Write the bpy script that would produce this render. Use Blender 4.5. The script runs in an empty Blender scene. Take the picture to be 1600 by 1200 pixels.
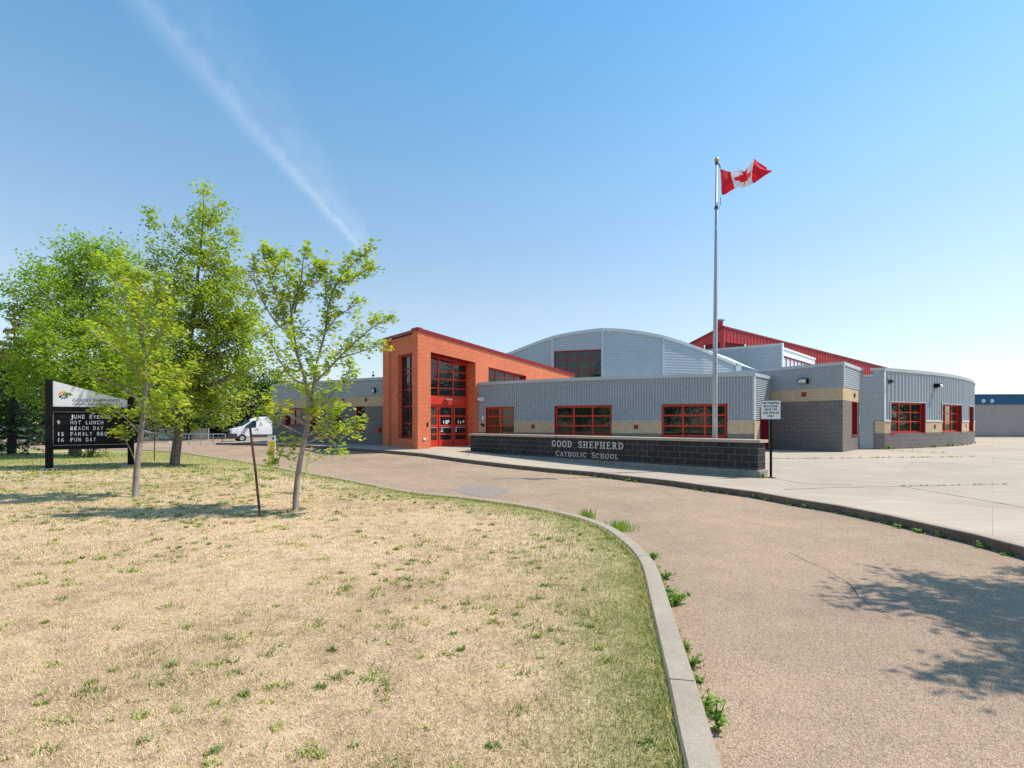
import bpy, bmesh, math, random
import numpy as np
from mathutils import Vector
rnd = random.Random(7); rng = np.random.default_rng(11)
S = bpy.context.scene
C = S.collection
# ------------------------------------------------------------------ camera, sky, sun
EYE, FX, HZ = 1.72, 806.0, 662.0           # eye height, focal length and horizon row (1600 px wide frame)
cd = bpy.data.cameras.new("camera"); cam = bpy.data.objects.new("camera", cd); C.objects.link(cam)
cam.location = (0, 0, EYE); cam.rotation_euler = (math.radians(90), 0, 0)
cd.sensor_width = 36; cd.lens = FX/1600*36; cd.shift_y = (HZ-600)/1600; cd.clip_start = .05; cd.clip_end = 6000
S.camera = cam
SUNDIR = Vector((6.5, .75, 9.3)).normalized()
sel, saz = math.asin(SUNDIR.z), math.atan2(SUNDIR.x, SUNDIR.y)
sd = bpy.data.lights.new("sun", 'SUN'); sd.energy = 4.1; sd.angle = math.radians(.55); sd.color = (1, .925, .81)
so = bpy.data.objects.new("sun", sd); C.objects.link(so); so.rotation_euler = SUNDIR.to_track_quat('Z', 'Y').to_euler()
so.location = (20, -5, 30)
S.view_settings.view_transform = 'Standard'; S.view_settings.look = 'None'
S.view_settings.gamma = 1; S.view_settings.exposure = .40; S.view_settings.use_curve_mapping = False
S.cycles.max_bounces = 6; S.cycles.diffuse_bounces = 3; S.cycles.glossy_bounces = 3; S.cycles.transmission_bounces = 4
S.cycles.transparent_max_bounces = 8; S.cycles.use_adaptive_sampling = True; S.cycles.adaptive_threshold = .01; S.cycles.use_denoising = False; S.cycles.sample_clamp_indirect = 8

W = bpy.data.worlds.new("World"); S.world = W; W.use_nodes = True
def build_world():
    nt = W.node_tree; N = nt.nodes; L = nt.links; N.clear()
    out = N.new('ShaderNodeOutputWorld'); bg = N.new('ShaderNodeBackground'); L.new(bg.outputs[0], out.inputs[0])
    sky = N.new('ShaderNodeTexSky'); sky.sky_type = 'NISHITA'; sky.sun_disc = False
    sky.sun_elevation = sel; sky.sun_rotation = saz; sky.altitude = 600; sky.air_density = 1.35; sky.dust_density = .45; sky.ozone_density = 2.2
    bg.inputs[1].default_value = .15
    tc = N.new('ShaderNodeTexCoord')
    # contrail: a thin band along a great circle between two sky directions
    A = Vector((-535, 806, 610)).normalized(); B = Vector((-236, 806, 272)).normalized()
    n = A.cross(B).normalized(); e1 = A; e2 = n.cross(A).normalized(); tB = math.atan2(B.dot(e2), B.dot(e1))
    def dot(v):
        d = N.new('ShaderNodeVectorMath'); d.operation = 'DOT_PRODUCT'; L.new(tc.outputs['Generated'], d.inputs[0]); d.inputs[1].default_value = v; return d.outputs['Value']
    def mth(op, a, b=None, clamp=False):
        m = N.new('ShaderNodeMath'); m.operation = op; m.use_clamp = clamp
        for i, v in ((0, a), (1, b)):
            if v is None: continue
            if hasattr(v, 'links'): L.new(v, m.inputs[i])
            else: m.inputs[i].default_value = v
        return m.outputs[0]
    noi = N.new('ShaderNodeTexNoise'); noi.inputs['Scale'].default_value = 22; noi.inputs['Detail'].default_value = 9; noi.inputs['Roughness'].default_value = .72
    L.new(tc.outputs['Generated'], noi.inputs['Vector'])
    t = mth('DIVIDE', mth('ARCTAN2', dot(e2), dot(e1)), tB)              # 0 at the top, 1 at the low tip
    off = mth('ADD', dot(n), mth('MULTIPLY', mth('SUBTRACT', noi.outputs['Fac'], .5), .035))
    w = mth('ADD', mth('MULTIPLY', mth('SUBTRACT', 1.02, t, True), .019), .0065)
    core = mth('SUBTRACT', 1, mth('DIVIDE', mth('ABSOLUTE', off), w), True)
    wide = mth('SUBTRACT', 1, mth('DIVIDE', mth('ABSOLUTE', mth('SUBTRACT', off, mth('MULTIPLY', w, -1.6))), mth('MULTIPLY', w, 3.2)), True)
    ends = mth('MULTIPLY', mth('MULTIPLY', mth('SUBTRACT', 1.06, t, True), 12, True), mth('ADD', mth('MULTIPLY', t, .5), .5, True))
    ends = mth('MULTIPLY', ends, mth('MULTIPLY', mth('ADD', t, .8), 1.5, True))
    fac = mth('MULTIPLY', mth('ADD', mth('MULTIPLY', core, .17), mth('MULTIPLY', wide, .09)), ends)
    fac = mth('MULTIPLY', fac, mth('ADD', mth('MULTIPLY', noi.outputs['Fac'], 2.6), -.45), True)
    mix = N.new('ShaderNodeMix'); mix.data_type = 'RGBA'; L.new(fac, mix.inputs['Factor'])
    spx = N.new('ShaderNodeSeparateXYZ'); L.new(tc.outputs['Generated'], spx.inputs[0])
    rp = N.new('ShaderNodeValToRGB'); e = rp.color_ramp.elements; e.new(.5); e.new(.5)
    for i, (p, c) in enumerate(((0, (.70, .70, .80)), (.22, (.93, .87, .83)), (.42, (.84, .98, .94)), (.62, (.60, .99, 1.04)))): e[i].position = p; e[i].color = (*c, 1)
    L.new(spx.outputs['Z'], rp.inputs[0])
    hs = N.new('ShaderNodeMix'); hs.data_type = 'RGBA'; hs.blend_type = 'MULTIPLY'; hs.inputs['Factor'].default_value = 1
    L.new(sky.outputs[0], hs.inputs['A']); L.new(rp.outputs[0], hs.inputs['B']); L.new(hs.outputs['Result'], mix.inputs['A']); mix.inputs['B'].default_value = (6.2, 6.6, 7.2, 1)
    L.new(mix.outputs['Result'], bg.inputs[0])
build_world()

# ------------------------------------------------------------------ helpers
def Sm(t): t = np.clip(t, 0, 1); return t*t*(3-2*t)
def zr(x, y):                                           # road surface height
    q = .35*x+.94*y
    return .34*Sm((q-17)/8)*Sm((x+27)/12)
def Wp(px, py, d): return Vector(((px-800)/FX*d, d, EYE+(HZ-py)/FX*d))
def hit(px, py, zf):                                    # the ground point seen at a measured spot
    lo, hi = .5, 400
    for _ in range(60):
        d = (lo+hi)/2
        if EYE-(py-HZ)/FX*d > zf((px-800)/FX*d, d): lo = d
        else: hi = d
    return Vector(((px-800)/FX*d, d, float(zf((px-800)/FX*d, d))))
def tag(o, label=None, cat=None, group=None, kind=None):
    if label: o['label'] = label
    if cat: o['category'] = cat
    if group: o['group'] = group
    if kind: o['kind'] = kind
    return o
def empty(name, loc, label, cat, group=None):
    o = bpy.data.objects.new(name, None); C.objects.link(o); o.location = loc; o.empty_display_size = .3
    return tag(o, label, cat, group)
def link(name, me, mats, parent=None, smooth=False):
    o = bpy.data.objects.new(name, me); C.objects.link(o)
    for m in (mats if isinstance(mats, (list, tuple)) else [mats]): me.materials.append(m)
    if parent is not None:
        o.parent = parent; p = Vector((0, 0, 0)); q = parent
        while q is not None: p += q.location; q = q.parent
        me.transform(__import__('mathutils').Matrix.Translation(-p))
    if smooth: me.polygons.foreach_set('use_smooth', [True]*len(me.polygons))
    return o
class MB:                                               # mesh builder in world space with metre UVs
    def __init__(s): s.v = []; s.f = []; s.uv = []; s.m = []
    def face(s, pts, uvs=None, mi=0):
        i = len(s.v); s.v += [tuple(p) for p in pts]; s.f.append(list(range(i, i+len(pts))))
        if uvs is None:
            a, b, c = Vector(pts[0]), Vector(pts[1]), Vector(pts[-1]); n = (b-a).cross(c-a)
            if abs(n.z) > .7*n.length: uvs = [(p[0], p[1]) for p in pts]
            else:
                t = Vector((-n.y, n.x, 0)); t = t.normalized() if t.length > 1e-9 else Vector((1, 0, 0))
                uvs = [(Vector(p).dot(t), p[2]) for p in pts]
        s.uv += uvs; s.m.append(mi)
    def hexa(s, a, mi=0):                               # 8 corners: bottom 4 ccw, top 4 ccw
        for q in ((3, 2, 1, 0), (4, 5, 6, 7), (0, 1, 5, 4), (1, 2, 6, 5), (2, 3, 7, 6), (3, 0, 4, 7)): s.face([a[k] for k in q], None, mi)
    def box(s, o, u, n, u0, u1, n0, n1, z0, z1, mi=0):  # local frame: o + u*along + n*outward + z
        P = lambda a, b, z: (o[0]+u[0]*a+n[0]*b, o[1]+u[1]*a+n[1]*b, z)
        s.hexa([P(u0, n1, z0), P(u1, n1, z0), P(u1, n0, z0), P(u0, n0, z0), P(u0, n1, z1), P(u1, n1, z1), P(u1, n0, z1), P(u0, n0, z1)], mi)
    def abox(s, x0, x1, y0, y1, z0, z1, mi=0): s.box((0, 0), (1, 0), (0, -1), x0, x1, -y1, -y0, z0, z1, mi)
    def tube(s, pts, rad, n=8, cap=True, mi=0):
        pts = [Vector(p) for p in pts]; k = len(pts)
        if not hasattr(rad, '__len__'): rad = [rad]*k
        rings = []; prev = None
        for i, p in enumerate(pts):
            t = (pts[min(i+1, k-1)]-pts[max(i-1, 0)]).normalized()
            a = prev if prev is not None else (Vector((1, 0, 0)) if abs(t.x) < .8 else Vector((0, 1, 0)))
            a = (a-t*a.dot(t)).normalized(); b = t.cross(a); prev = a
            i0 = len(s.v)
            for j in range(n):
                q = 2*math.pi*j/n; s.v.append(tuple(p+(a*math.cos(q)+b*math.sin(q))*rad[i]))
            rings.append(i0)
        for i in range(k-1):
            for j in range(n):
                j2 = (j+1) % n; s.f.append([rings[i]+j, rings[i]+j2, rings[i+1]+j2, rings[i+1]+j]); s.uv += [(j/n, i*.2), ((j+1)/n, i*.2), ((j+1)/n, i*.2+.2), (j/n, i*.2+.2)]; s.m.append(mi)
        if cap:
            s.f.append([rings[0]+j for j in range(n)][::-1]); s.uv += [(0, 0)]*n; s.m.append(mi)
            s.f.append([rings[-1]+j for j in range(n)]); s.uv += [(0, 0)]*n; s.m.append(mi)
    def lathe(s, c, prof, n=16, mi=0, axis='z'):
        i0 = len(s.v)
        for r, z in prof:
            for j in range(n):
                q = 2*math.pi*j/n
                if axis == 'z': s.v.append((c[0]+r*math.cos(q), c[1]+r*math.sin(q), c[2]+z))
                else: s.v.append((c[0]+r*math.cos(q), c[1]+z, c[2]+r*math.sin(q)))
        for i in range(len(prof)-1):
            for j in range(n):
                j2 = (j+1) % n; a = i0+i*n
                f = [a+j, a+j2, a+n+j2, a+n+j]
                s.f.append(f if axis == 'z' else f[::-1]); s.uv += [(0, 0)]*4; s.m.append(mi)
    def build(s, name, mats, parent=None, smooth=False):
        me = bpy.data.meshes.new(name); me.from_pydata(s.v, [], s.f)
        uvl = me.uv_layers.new(name='UVMap'); uvl.data.foreach_set('uv', np.array(s.uv, dtype=np.float32).ravel())
        me.polygons.foreach_set('material_index', s.m)
        return link(name, me, mats, parent, smooth)
def cloud(name, P, mats, parent=None, tint=None, k=None):   # P: (N,k,3) one polygon each; tint: (N,) or (N,k)
    N_, k = P.shape[0], P.shape[1]
    me = bpy.data.meshes.new(name); me.vertices.add(N_*k); me.vertices.foreach_set('co', P.astype(np.float32).ravel())
    me.loops.add(N_*k); me.loops.foreach_set('vertex_index', np.arange(N_*k, dtype=np.int32))
    me.polygons.add(N_); me.polygons.foreach_set('loop_start', np.arange(0, N_*k, k, dtype=np.int32)); me.polygons.foreach_set('loop_total', np.full(N_, k, dtype=np.int32))
    if tint is not None:
        at = me.attributes.new('tint', 'FLOAT', 'POINT'); t = np.asarray(tint, dtype=np.float32)
        if t.ndim == 1: t = np.repeat(t, k)
        at.data.foreach_set('value', t.ravel())
    me.update(calc_edges=True)
    return link(name, me, mats, parent)
def orient(c, nrm, ang, size, shape):                  # place 2D shape polygons on given centres/normals
    nrm = nrm/np.linalg.norm(nrm, axis=1, keepdims=True)
    a = np.cross(nrm, np.array([0., 0, 1.])); bad = np.linalg.norm(a, axis=1) < .05; a[bad] = (1, 0, 0)
    a /= np.linalg.norm(a, axis=1, keepdims=True); b = np.cross(nrm, a)
    ca, sa = np.cos(ang)[:, None], np.sin(ang)[:, None]; u = a*ca+b*sa; v = -a*sa+b*ca
    sh = np.asarray(shape, dtype=float); size = np.asarray(size).reshape(-1, 1, 1)
    return c[:, None, :]+size*(u[:, None, :]*sh[None, :, :1]+v[:, None, :]*sh[None, :, 1:2])
QUAD = [(-.5, 0), (0, -.3), (.55, 0), (0, .3)]
MAPLE = [(-.45, 0), (-.15, -.12), (-.22, -.42), (.02, -.2), (.22, -.36), (.18, -.1), (.58, 0), (.18, .1), (.22, .36), (.02, .2), (-.22, .42), (-.15, .12)]

# ------------------------------------------------------------------ materials
MATS = {}
def nodes(name):
    m = bpy.data.materials.new(name); m.use_nodes = True; nt = m.node_tree
    b = nt.nodes['Principled BSDF']; return m, nt, b
class G:
    def __init__(s, nt): s.nt = nt
    def n(s, t, **kw):
        x = s.nt.nodes.new(t)
        for k, v in kw.items():
            if k in x.inputs: x.inputs[k].default_value = v
            else: setattr(x, k, v)
        return x
    def l(s, a, b): s.nt.links.new(a, b)
    def co(s, kind='Object'): return s.n('ShaderNodeTexCoord').outputs[kind]
    def noise(s, vec, scale, detail=4, rough=.6, sc=None):
        if sc:
            mp = s.n('ShaderNodeMapping'); mp.inputs['Scale'].default_value = sc; s.l(vec, mp.inputs['Vector']); vec = mp.outputs[0]
        x = s.n('ShaderNodeTexNoise'); x.inputs['Scale'].default_value = scale; x.inputs['Detail'].default_value = detail; x.inputs['Roughness'].default_value = rough; s.l(vec, x.inputs['Vector']); return x.outputs['Fac']
    def ramp(s, fac, stops):
        r = s.n('ShaderNodeValToRGB'); e = r.color_ramp.elements
        while len(e) < len(stops): e.new(.5)
        for i, (p, c) in enumerate(stops): e[i].position = p; e[i].color = (*c, 1) if len(c) == 3 else c
        s.l(fac, r.inputs[0]); return r.outputs[0]
    def mix(s, fac, a, b, mode='MIX'):
        x = s.n('ShaderNodeMix', data_type='RGBA', blend_type=mode)
        for i, v in (('Factor', fac), ('A', a), ('B', b)):
            if hasattr(v, 'links'): s.l(v, x.inputs[i])
            elif i == 'Factor': x.inputs[i].default_value = v
            else: x.inputs[i].default_value = (*v, 1)
        return x.outputs['Result']
    def bump(s, h, strength, dist, b):
        x = s.n('ShaderNodeBump'); x.inputs['Strength'].default_value = strength; x.inputs['Distance'].default_value = dist; s.l(h, x.inputs['Height']); s.l(x.outputs[0], b.inputs['Normal'])
def simple(name, col, rough=.6, metal=0, var=.12, scale=3, spec=.4, coord='Object'):
    m, nt, b = nodes(name); g = G(nt); f = g.noise(g.co(coord), scale, 5)
    lo = tuple(c*(1-var) for c in col); hi = tuple(min(1, c*(1+var)) for c in col)
    g.l(g.ramp(f, [(.3, lo), (.7, hi)]), b.inputs['Base Color'])
    b.inputs['Roughness'].default_value = rough; b.inputs['Metallic'].default_value = metal; b.inputs['Specular IOR Level'].default_value = spec
    MATS[name] = m; return m
def masonry(name, c1, c2, mortar, bw, bh, ms, rough=.85, bumpd=.004, var=.25):
    m, nt, b = nodes(name); g = G(nt); uv = g.co('UV')
    br = g.n('ShaderNodeTexBrick'); g.l(uv, br.inputs['Vector'])
    for k, v in (('Scale', 1), ('Mortar Size', ms), ('Mortar Smooth', .1), ('Bias', 0), ('Brick Width', bw), ('Row Height', bh)): br.inputs[k].default_value = v
    br.inputs['Color1'].default_value = (*c1, 1); br.inputs['Color2'].default_value = (*c2, 1); br.inputs['Mortar'].default_value = (*mortar, 1)
    f = g.noise(uv, 1.1, 6, .65); f2 = g.noise(uv, 40, 3)
    col = g.mix(1.0, br.outputs['Color'], g.ramp(f, [(.25, (1-var*.6,)*3), (.75, (1.06,)*3)]), 'MULTIPLY')
    col = g.mix(1.0, col, g.ramp(f2, [(.2, (.82,)*3), (.8, (1.12,)*3)]), 'MULTIPLY')
    g.l(col, b.inputs['Base Color']); b.inputs['Roughness'].default_value = rough; b.inputs['Specular IOR Level'].default_value = .12
    inv = g.n('ShaderNodeMath', operation='SUBTRACT'); inv.inputs[0].default_value = 1; g.l(br.outputs['Fac'], inv.inputs[1]); g.bump(inv.outputs[0], .6, bumpd, b)
    MATS[name] = m; return m
def leafmat(name, dark, light, yel, trans=.35):
    m, nt, b = nodes(name); g = G(nt)
    at = g.n('ShaderNodeAttribute', attribute_name='tint'); col = g.ramp(at.outputs['Fac'], [(0, dark), (.55, light), (1, yel)])
    g.l(col, b.inputs['Base Color']); b.inputs['Roughness'].default_value = .55; b.inputs['Specular IOR Level'].default_value = .3
    tr = g.n('ShaderNodeBsdfTranslucent'); g.l(g.mix(1, col, (1.0, 1.15, .45), 'MULTIPLY'), tr.inputs['Color'])
    mx = g.n('ShaderNodeMixShader'); mx.inputs[0].default_value = trans; g.l(b.outputs[0], mx.inputs[1]); g.l(tr.outputs[0], mx.inputs[2]); g.l(mx.outputs[0], nt.nodes['Material Output'].inputs[0])
    MATS[name] = m; return m

M_brick = masonry('orange_brick', (1.0, .29, .135), (.92, .22, .10), (.52, .19, .12), .2, .067, .012)
M_beige = masonry('beige_brick', (.70, .53, .34), (.60, .44, .27), (.42, .35, .27), .2, .067, .008, var=.15)
M_block = masonry('grey_block', (.215, .19, .18), (.19, .168, .162), (.28, .26, .25), .4, .2, .008, var=.15)
M_dblock = masonry('charcoal_block', (.062, .06, .062), (.045, .044, .046), (.17, .16, .15), .4, .2, .009, var=.5)
M_side = simple('grey_siding', (.355, .395, .425), .5, .0, .05, .6, .35)
M_flash = simple('grey_flashing', (.47, .50, .52), .45, 0, .05, 1, .4)
M_white = simple('white_trim', (.78, .79, .8), .5, 0, .05)
M_red = simple('red_frame', (.62, .040, .018), .4, 0, .1, 2, .45)
M_dred = simple('dark_red_frame', (.27, .014, .018), .45, 0, .12, 2)
M_redroof = simple('red_metal', (.50, .035, .04), .5, 0, .08, .4)
M_concrete = simple('sill_concrete', (.48, .44, .39), .9, 0, .15, 6)
M_black = simple('black_metal', (.008, .008, .009), .6, 0, .2, 3, .15)
M_rust = simple('rusty_steel', (.085, .04, .028), .85, 0, .4, 30)
M_galv = simple('galvanised_steel', (.42, .45, .48), .4, .5, .15, 8)
M_pole = simple('pole_metal', (.46, .48, .51), .42, .25, .08, 2)
M_gold = simple('gold_ball', (.55, .36, .08), .3, .9, .1)
M_letter = simple('letter_metal', (.62, .6, .56), .5, .1, .12, 6)
M_signwhite = simple('sign_white', (.74, .76, .78), .4, 0, .06, 2)
M_yellow = simple('yellow_sheeting', (.85, .52, .02), .45, 0, .08, 6)
M_tyre = simple('tyre', (.018, .018, .02), .8); M_plastic = simple('grey_plastic', (.055, .058, .06), .6)
M_vanwhite = simple('van_paint', (.80, .81, .83), .25, 0, .03, 1, .5)
M_ink = simple('black_ink', (.02, .02, .025), .6)
M_orange = simple('orange_ink', (.85, .35, .04), .6); M_greenink = simple('green_ink', (.06, .2, .04), .6)
M_blue = simple('blue_metal', (.015, .10, .21), .5, 0, .1, .5)
M_taupe = simple('taupe_siding', (.36, .325, .315), .7, 0, .06, .7)
M_lens = simple('lamp_lens', (.75, .72, .65), .3)
def glassmat():
    m, nt, b = nodes('window_glass'); g = G(nt)
    f = g.noise(g.co('Object'), 1.6, 4, .6, (1, 1, 2.2))
    g.l(g.ramp(f, [(.35, (.006, .010, .010)), (.6, (.015, .026, .024)), (.74, (.06, .08, .07))]), b.inputs['Base Color'])
    b.inputs['Roughness'].default_value = .02; b.inputs['Specular IOR Level'].default_value = .6; b.inputs['IOR'].default_value = 1.55
    g.bump(g.noise(g.co('Object'), .9, 2), .05, .02, b); return m
M_glass = glassmat()
M_vglass = simple('vehicle_glass', (.02, .03, .045), .06, 0, .1, 1, .8)
def roadmat():
    m, nt, b = nodes('driveway_asphalt'); g = G(nt); co = g.co('Object')
    v = g.n('ShaderNodeTexVoronoi'); v.inputs['Scale'].default_value = 120; g.l(co, v.inputs['Vector'])
    st = g.ramp(v.outputs['Color'], [(0, (.20, .14, .10)), (.35, (.37, .265, .185)), (.65, (.47, .345, .245)), (1, (.60, .48, .36))])
    big = g.noise(co, .35, 6, .6); mid = g.noise(co, 2.2, 5, .7); fine = g.noise(co, 160, 2)
    c = g.mix(1, st, g.ramp(big, [(.3, (.80, .78, .80)), (.7, (1.1, 1.08, 1.03))]), 'MULTIPLY')
    c = g.mix(1, c, g.ramp(mid, [(.3, (.88, .88, .9)), (.7, (1.08,)*3)]), 'MULTIPLY')
    c = g.mix(1, c, g.ramp(fine, [(.35, (.5, .48, .46)), (.55, (1.12,)*3)]), 'MULTIPLY')
    g.l(c, b.inputs['Base Color']); b.inputs['Roughness'].default_value = .92; b.inputs['Specular IOR Level'].default_value = .15
    g.bump(v.outputs['Distance'], .55, .006, b); return m
M_road = roadmat()
def plazamat():
    m, nt, b = nodes('plaza_concrete'); g = G(nt); co = g.co('Object')
    c = g.ramp(g.noise(co, .5, 7, .65), [(.25, (.41, .335, .26)), (.5, (.48, .395, .31)), (.75, (.53, .44, .35))])
    c = g.mix(1, c, g.ramp(g.noise(co, 1.0, 6, .7, (.5, 4, 1)), [(.3, (.9, .9, .9)), (.7, (1.06,)*3)]), 'MULTIPLY')
    c = g.mix(1, c, g.ramp(g.noise(co, 60, 3, .8), [(.25, (.84,)*3), (.75, (1.08,)*3)]), 'MULTIPLY')
    mp = g.n('ShaderNodeMapping'); mp.inputs['Rotation'].default_value = (0, 0, .75); g.l(co, mp.inputs['Vector']); br = g.n('ShaderNodeTexBrick'); g.l(mp.outputs[0], br.inputs['Vector'])
    for k_, v_ in (('Scale', 1), ('Mortar Size', .004), ('Brick Width', 4.2), ('Row Height', 3.3)): br.inputs[k_].default_value = v_
    br.inputs['Color1'].default_value = (1.04, 1.04, 1.03, 1); br.inputs['Color2'].default_value = (.92, .91, .90, 1); br.inputs['Mortar'].default_value = (.72, .69, .64, 1); c = g.mix(1, c, br.outputs['Color'], 'MULTIPLY')
    g.l(c, b.inputs['Base Color']); b.inputs['Roughness'].default_value = .9; b.inputs['Specular IOR Level'].default_value = .2
    g.bump(g.noise(co, 90, 3), .25, .004, b); return m
M_plaza = plazamat()
def kerbmat():
    m, nt, b = nodes('kerb_concrete'); g = G(nt); co = g.co('Object')
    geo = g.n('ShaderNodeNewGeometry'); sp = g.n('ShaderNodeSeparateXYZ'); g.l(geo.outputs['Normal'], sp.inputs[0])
    c = g.ramp(g.noise(co, 3, 7, .7), [(.25, (.33, .27, .20)), (.6, (.43, .355, .275)), (.8, (.49, .41, .32))])
    c = g.mix(1, c, g.ramp(g.noise(co, 110, 3, .8), [(.3, (.7,)*3), (.7, (1.1,)*3)]), 'MULTIPLY')
    side = g.ramp(g.noise(co, 5, 6, .7), [(.3, (.11, .075, .055)), (.7, (.22, .165, .125))])   # darker brown on the upright kerb faces
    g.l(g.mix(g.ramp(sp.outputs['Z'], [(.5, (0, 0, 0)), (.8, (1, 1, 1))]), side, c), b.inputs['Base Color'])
    b.inputs['Roughness'].default_value = .92; g.bump(g.noise(co, 70, 4), .4, .005, b); return m
M_kerb = kerbmat()
def lawnmat(name, dry):
    m, nt, b = nodes(name); g = G(nt); co = g.co('Object')
    f = g.noise(co, .45, 7, .7); f2 = g.noise(co, 38, 5, .8); f3 = g.noise(co, 5, 5, .7)
    if dry: c = g.ramp(f, [(.3, (.42, .30, .19)), (.5, (.64, .47, .32)), (.7, (.72, .54, .38))])
    else: c = g.ramp(f, [(.3, (.09, .12, .03)), (.5, (.20, .20, .07)), (.7, (.38, .31, .17))])
    c = g.mix(1, c, g.ramp(f3, [(.3, (.62, .58, .54)), (.55, (1.04, 1.02, 1))]), 'MULTIPLY')
    c = g.mix(1, c, g.ramp(f2, [(.3, (.5, .48, .42)), (.6, (1.15,)*3)]), 'MULTIPLY')
    at = g.n('ShaderNodeAttribute', attribute_name='green')
    c = g.mix(at.outputs['Fac'], c, g.mix(1, g.ramp(f3, [(.3, (.18, .22, .05)), (.7, (.36, .36, .11))]), g.ramp(f2, [(.3, (.5,)*3), (.6, (1.2,)*3)]), 'MULTIPLY'))
    g.l(c, b.inputs['Base Color']); b.inputs['Roughness'].default_value = .95; b.inputs['Specular IOR Level'].default_value = .1
    g.bump(f2, .9, .02, b); return m
M_lawn = lawnmat('dry_lawn', True); M_far = lawnmat('far_field', False)
M_blade = leafmat('grass_blades', (.78, .62, .42), (.60, .47, .26), (.13, .19, .04), .2)
_cr = [n for n in M_blade.node_tree.nodes if n.type == 'VALTORGB'][0].color_ramp; _e = _cr.elements; _e.new(.3); _e.new(.6)
for _i, (_p, _c) in enumerate(((0, (.22, .14, .08)), (.10, (.92, .68, .45)), (.40, (.74, .54, .29)), (.62, (.46, .47, .13)), (1, (.13, .21, .04)))): _e[_i].position = _p; _e[_i].color = (*_c, 1)
M_maple = leafmat('maple_leaves', (.22, .34, .04), (.46, .56, .07), (.75, .62, .08), .5)
M_ash = leafmat('ash_leaves', (.18, .26, .035), (.38, .46, .07), (.58, .60, .11), .52)
M_green = leafmat('broad_leaves', (.15, .25, .025), (.35, .48, .055), (.56, .62, .09), .52)
M_bgleaf = leafmat('dark_leaves', (.04, .09, .02), (.10, .19, .035), (.19, .28, .05), .35)
M_spruce = leafmat('spruce_needles', (.025, .05, .03), (.055, .105, .06), (.14, .19, .09), .15)
M_weed = leafmat('weed_leaves', (.10, .22, .025), (.22, .38, .05), (.42, .48, .10), .35)
def barkmat(name, c1, c2):
    m, nt, b = nodes(name); g = G(nt); co = g.co('Object')
    c = g.ramp(g.noise(co, 9, 6, .75, (1, 1, .25)), [(.35, c1), (.65, c2)])
    g.l(c, b.inputs['Base Color']); b.inputs['Roughness'].default_value = .9; g.bump(g.noise(co, 22, 5, .7, (1, 1, .2)), .8, .015, b); return m
M_bark = barkmat('pale_bark', (.16, .13, .115), (.40, .35, .31)); M_dbark = barkmat('grey_bark', (.07, .055, .045), (.22, .18, .145)); M_sbark = barkmat('dark_bark', (.02, .015, .012), (.06, .045, .035))
M_cone = simple('spruce_cones', (.50, .17, .07), .8, 0, .4, 5)
M_joint = simple('joint_filler', (.14, .125, .06), .95, 0, .5, 9)
M_crack = simple('tar_crack', (.045, .035, .03), .95, 0, .3, 9)

# ------------------------------------------------------------------ paths and walls
class Path:
    def __init__(s, pts):
        s.p = [Vector(q).to_2d() for q in pts]; s.c = [0]
        for a, b in zip(s.p, s.p[1:]): s.c.append(s.c[-1]+(b-a).length)
        s.L = s.c[-1]
    def at(s, t):
        t = min(max(t, 0), s.L); i = 0
        while i < len(s.c)-2 and s.c[i+1] < t: i += 1
        return s.p[i]+(s.p[i+1]-s.p[i])*((t-s.c[i])/max(1e-9, s.c[i+1]-s.c[i]))
    def n(s, t):
        e = .02; d = (s.at(min(t+e, s.L))-s.at(max(t-e, 0))).normalized(); return Vector((d.y, -d.x))
    def px(s, X):
        r = (X-800)/FX; best = None; f = lambda t: s.at(t).x/s.at(t).y-r; p = f(0)
        for k in range(1, 801):
            t = s.L*k/800; q = f(t)
            if p <= 0 <= q: return s.L*(k-1+(-p)/max(1e-12, q-p))/800
            if best is None or abs(q) < best[0]: best = (abs(q), t)
            p = q
        return best[1]
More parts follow.
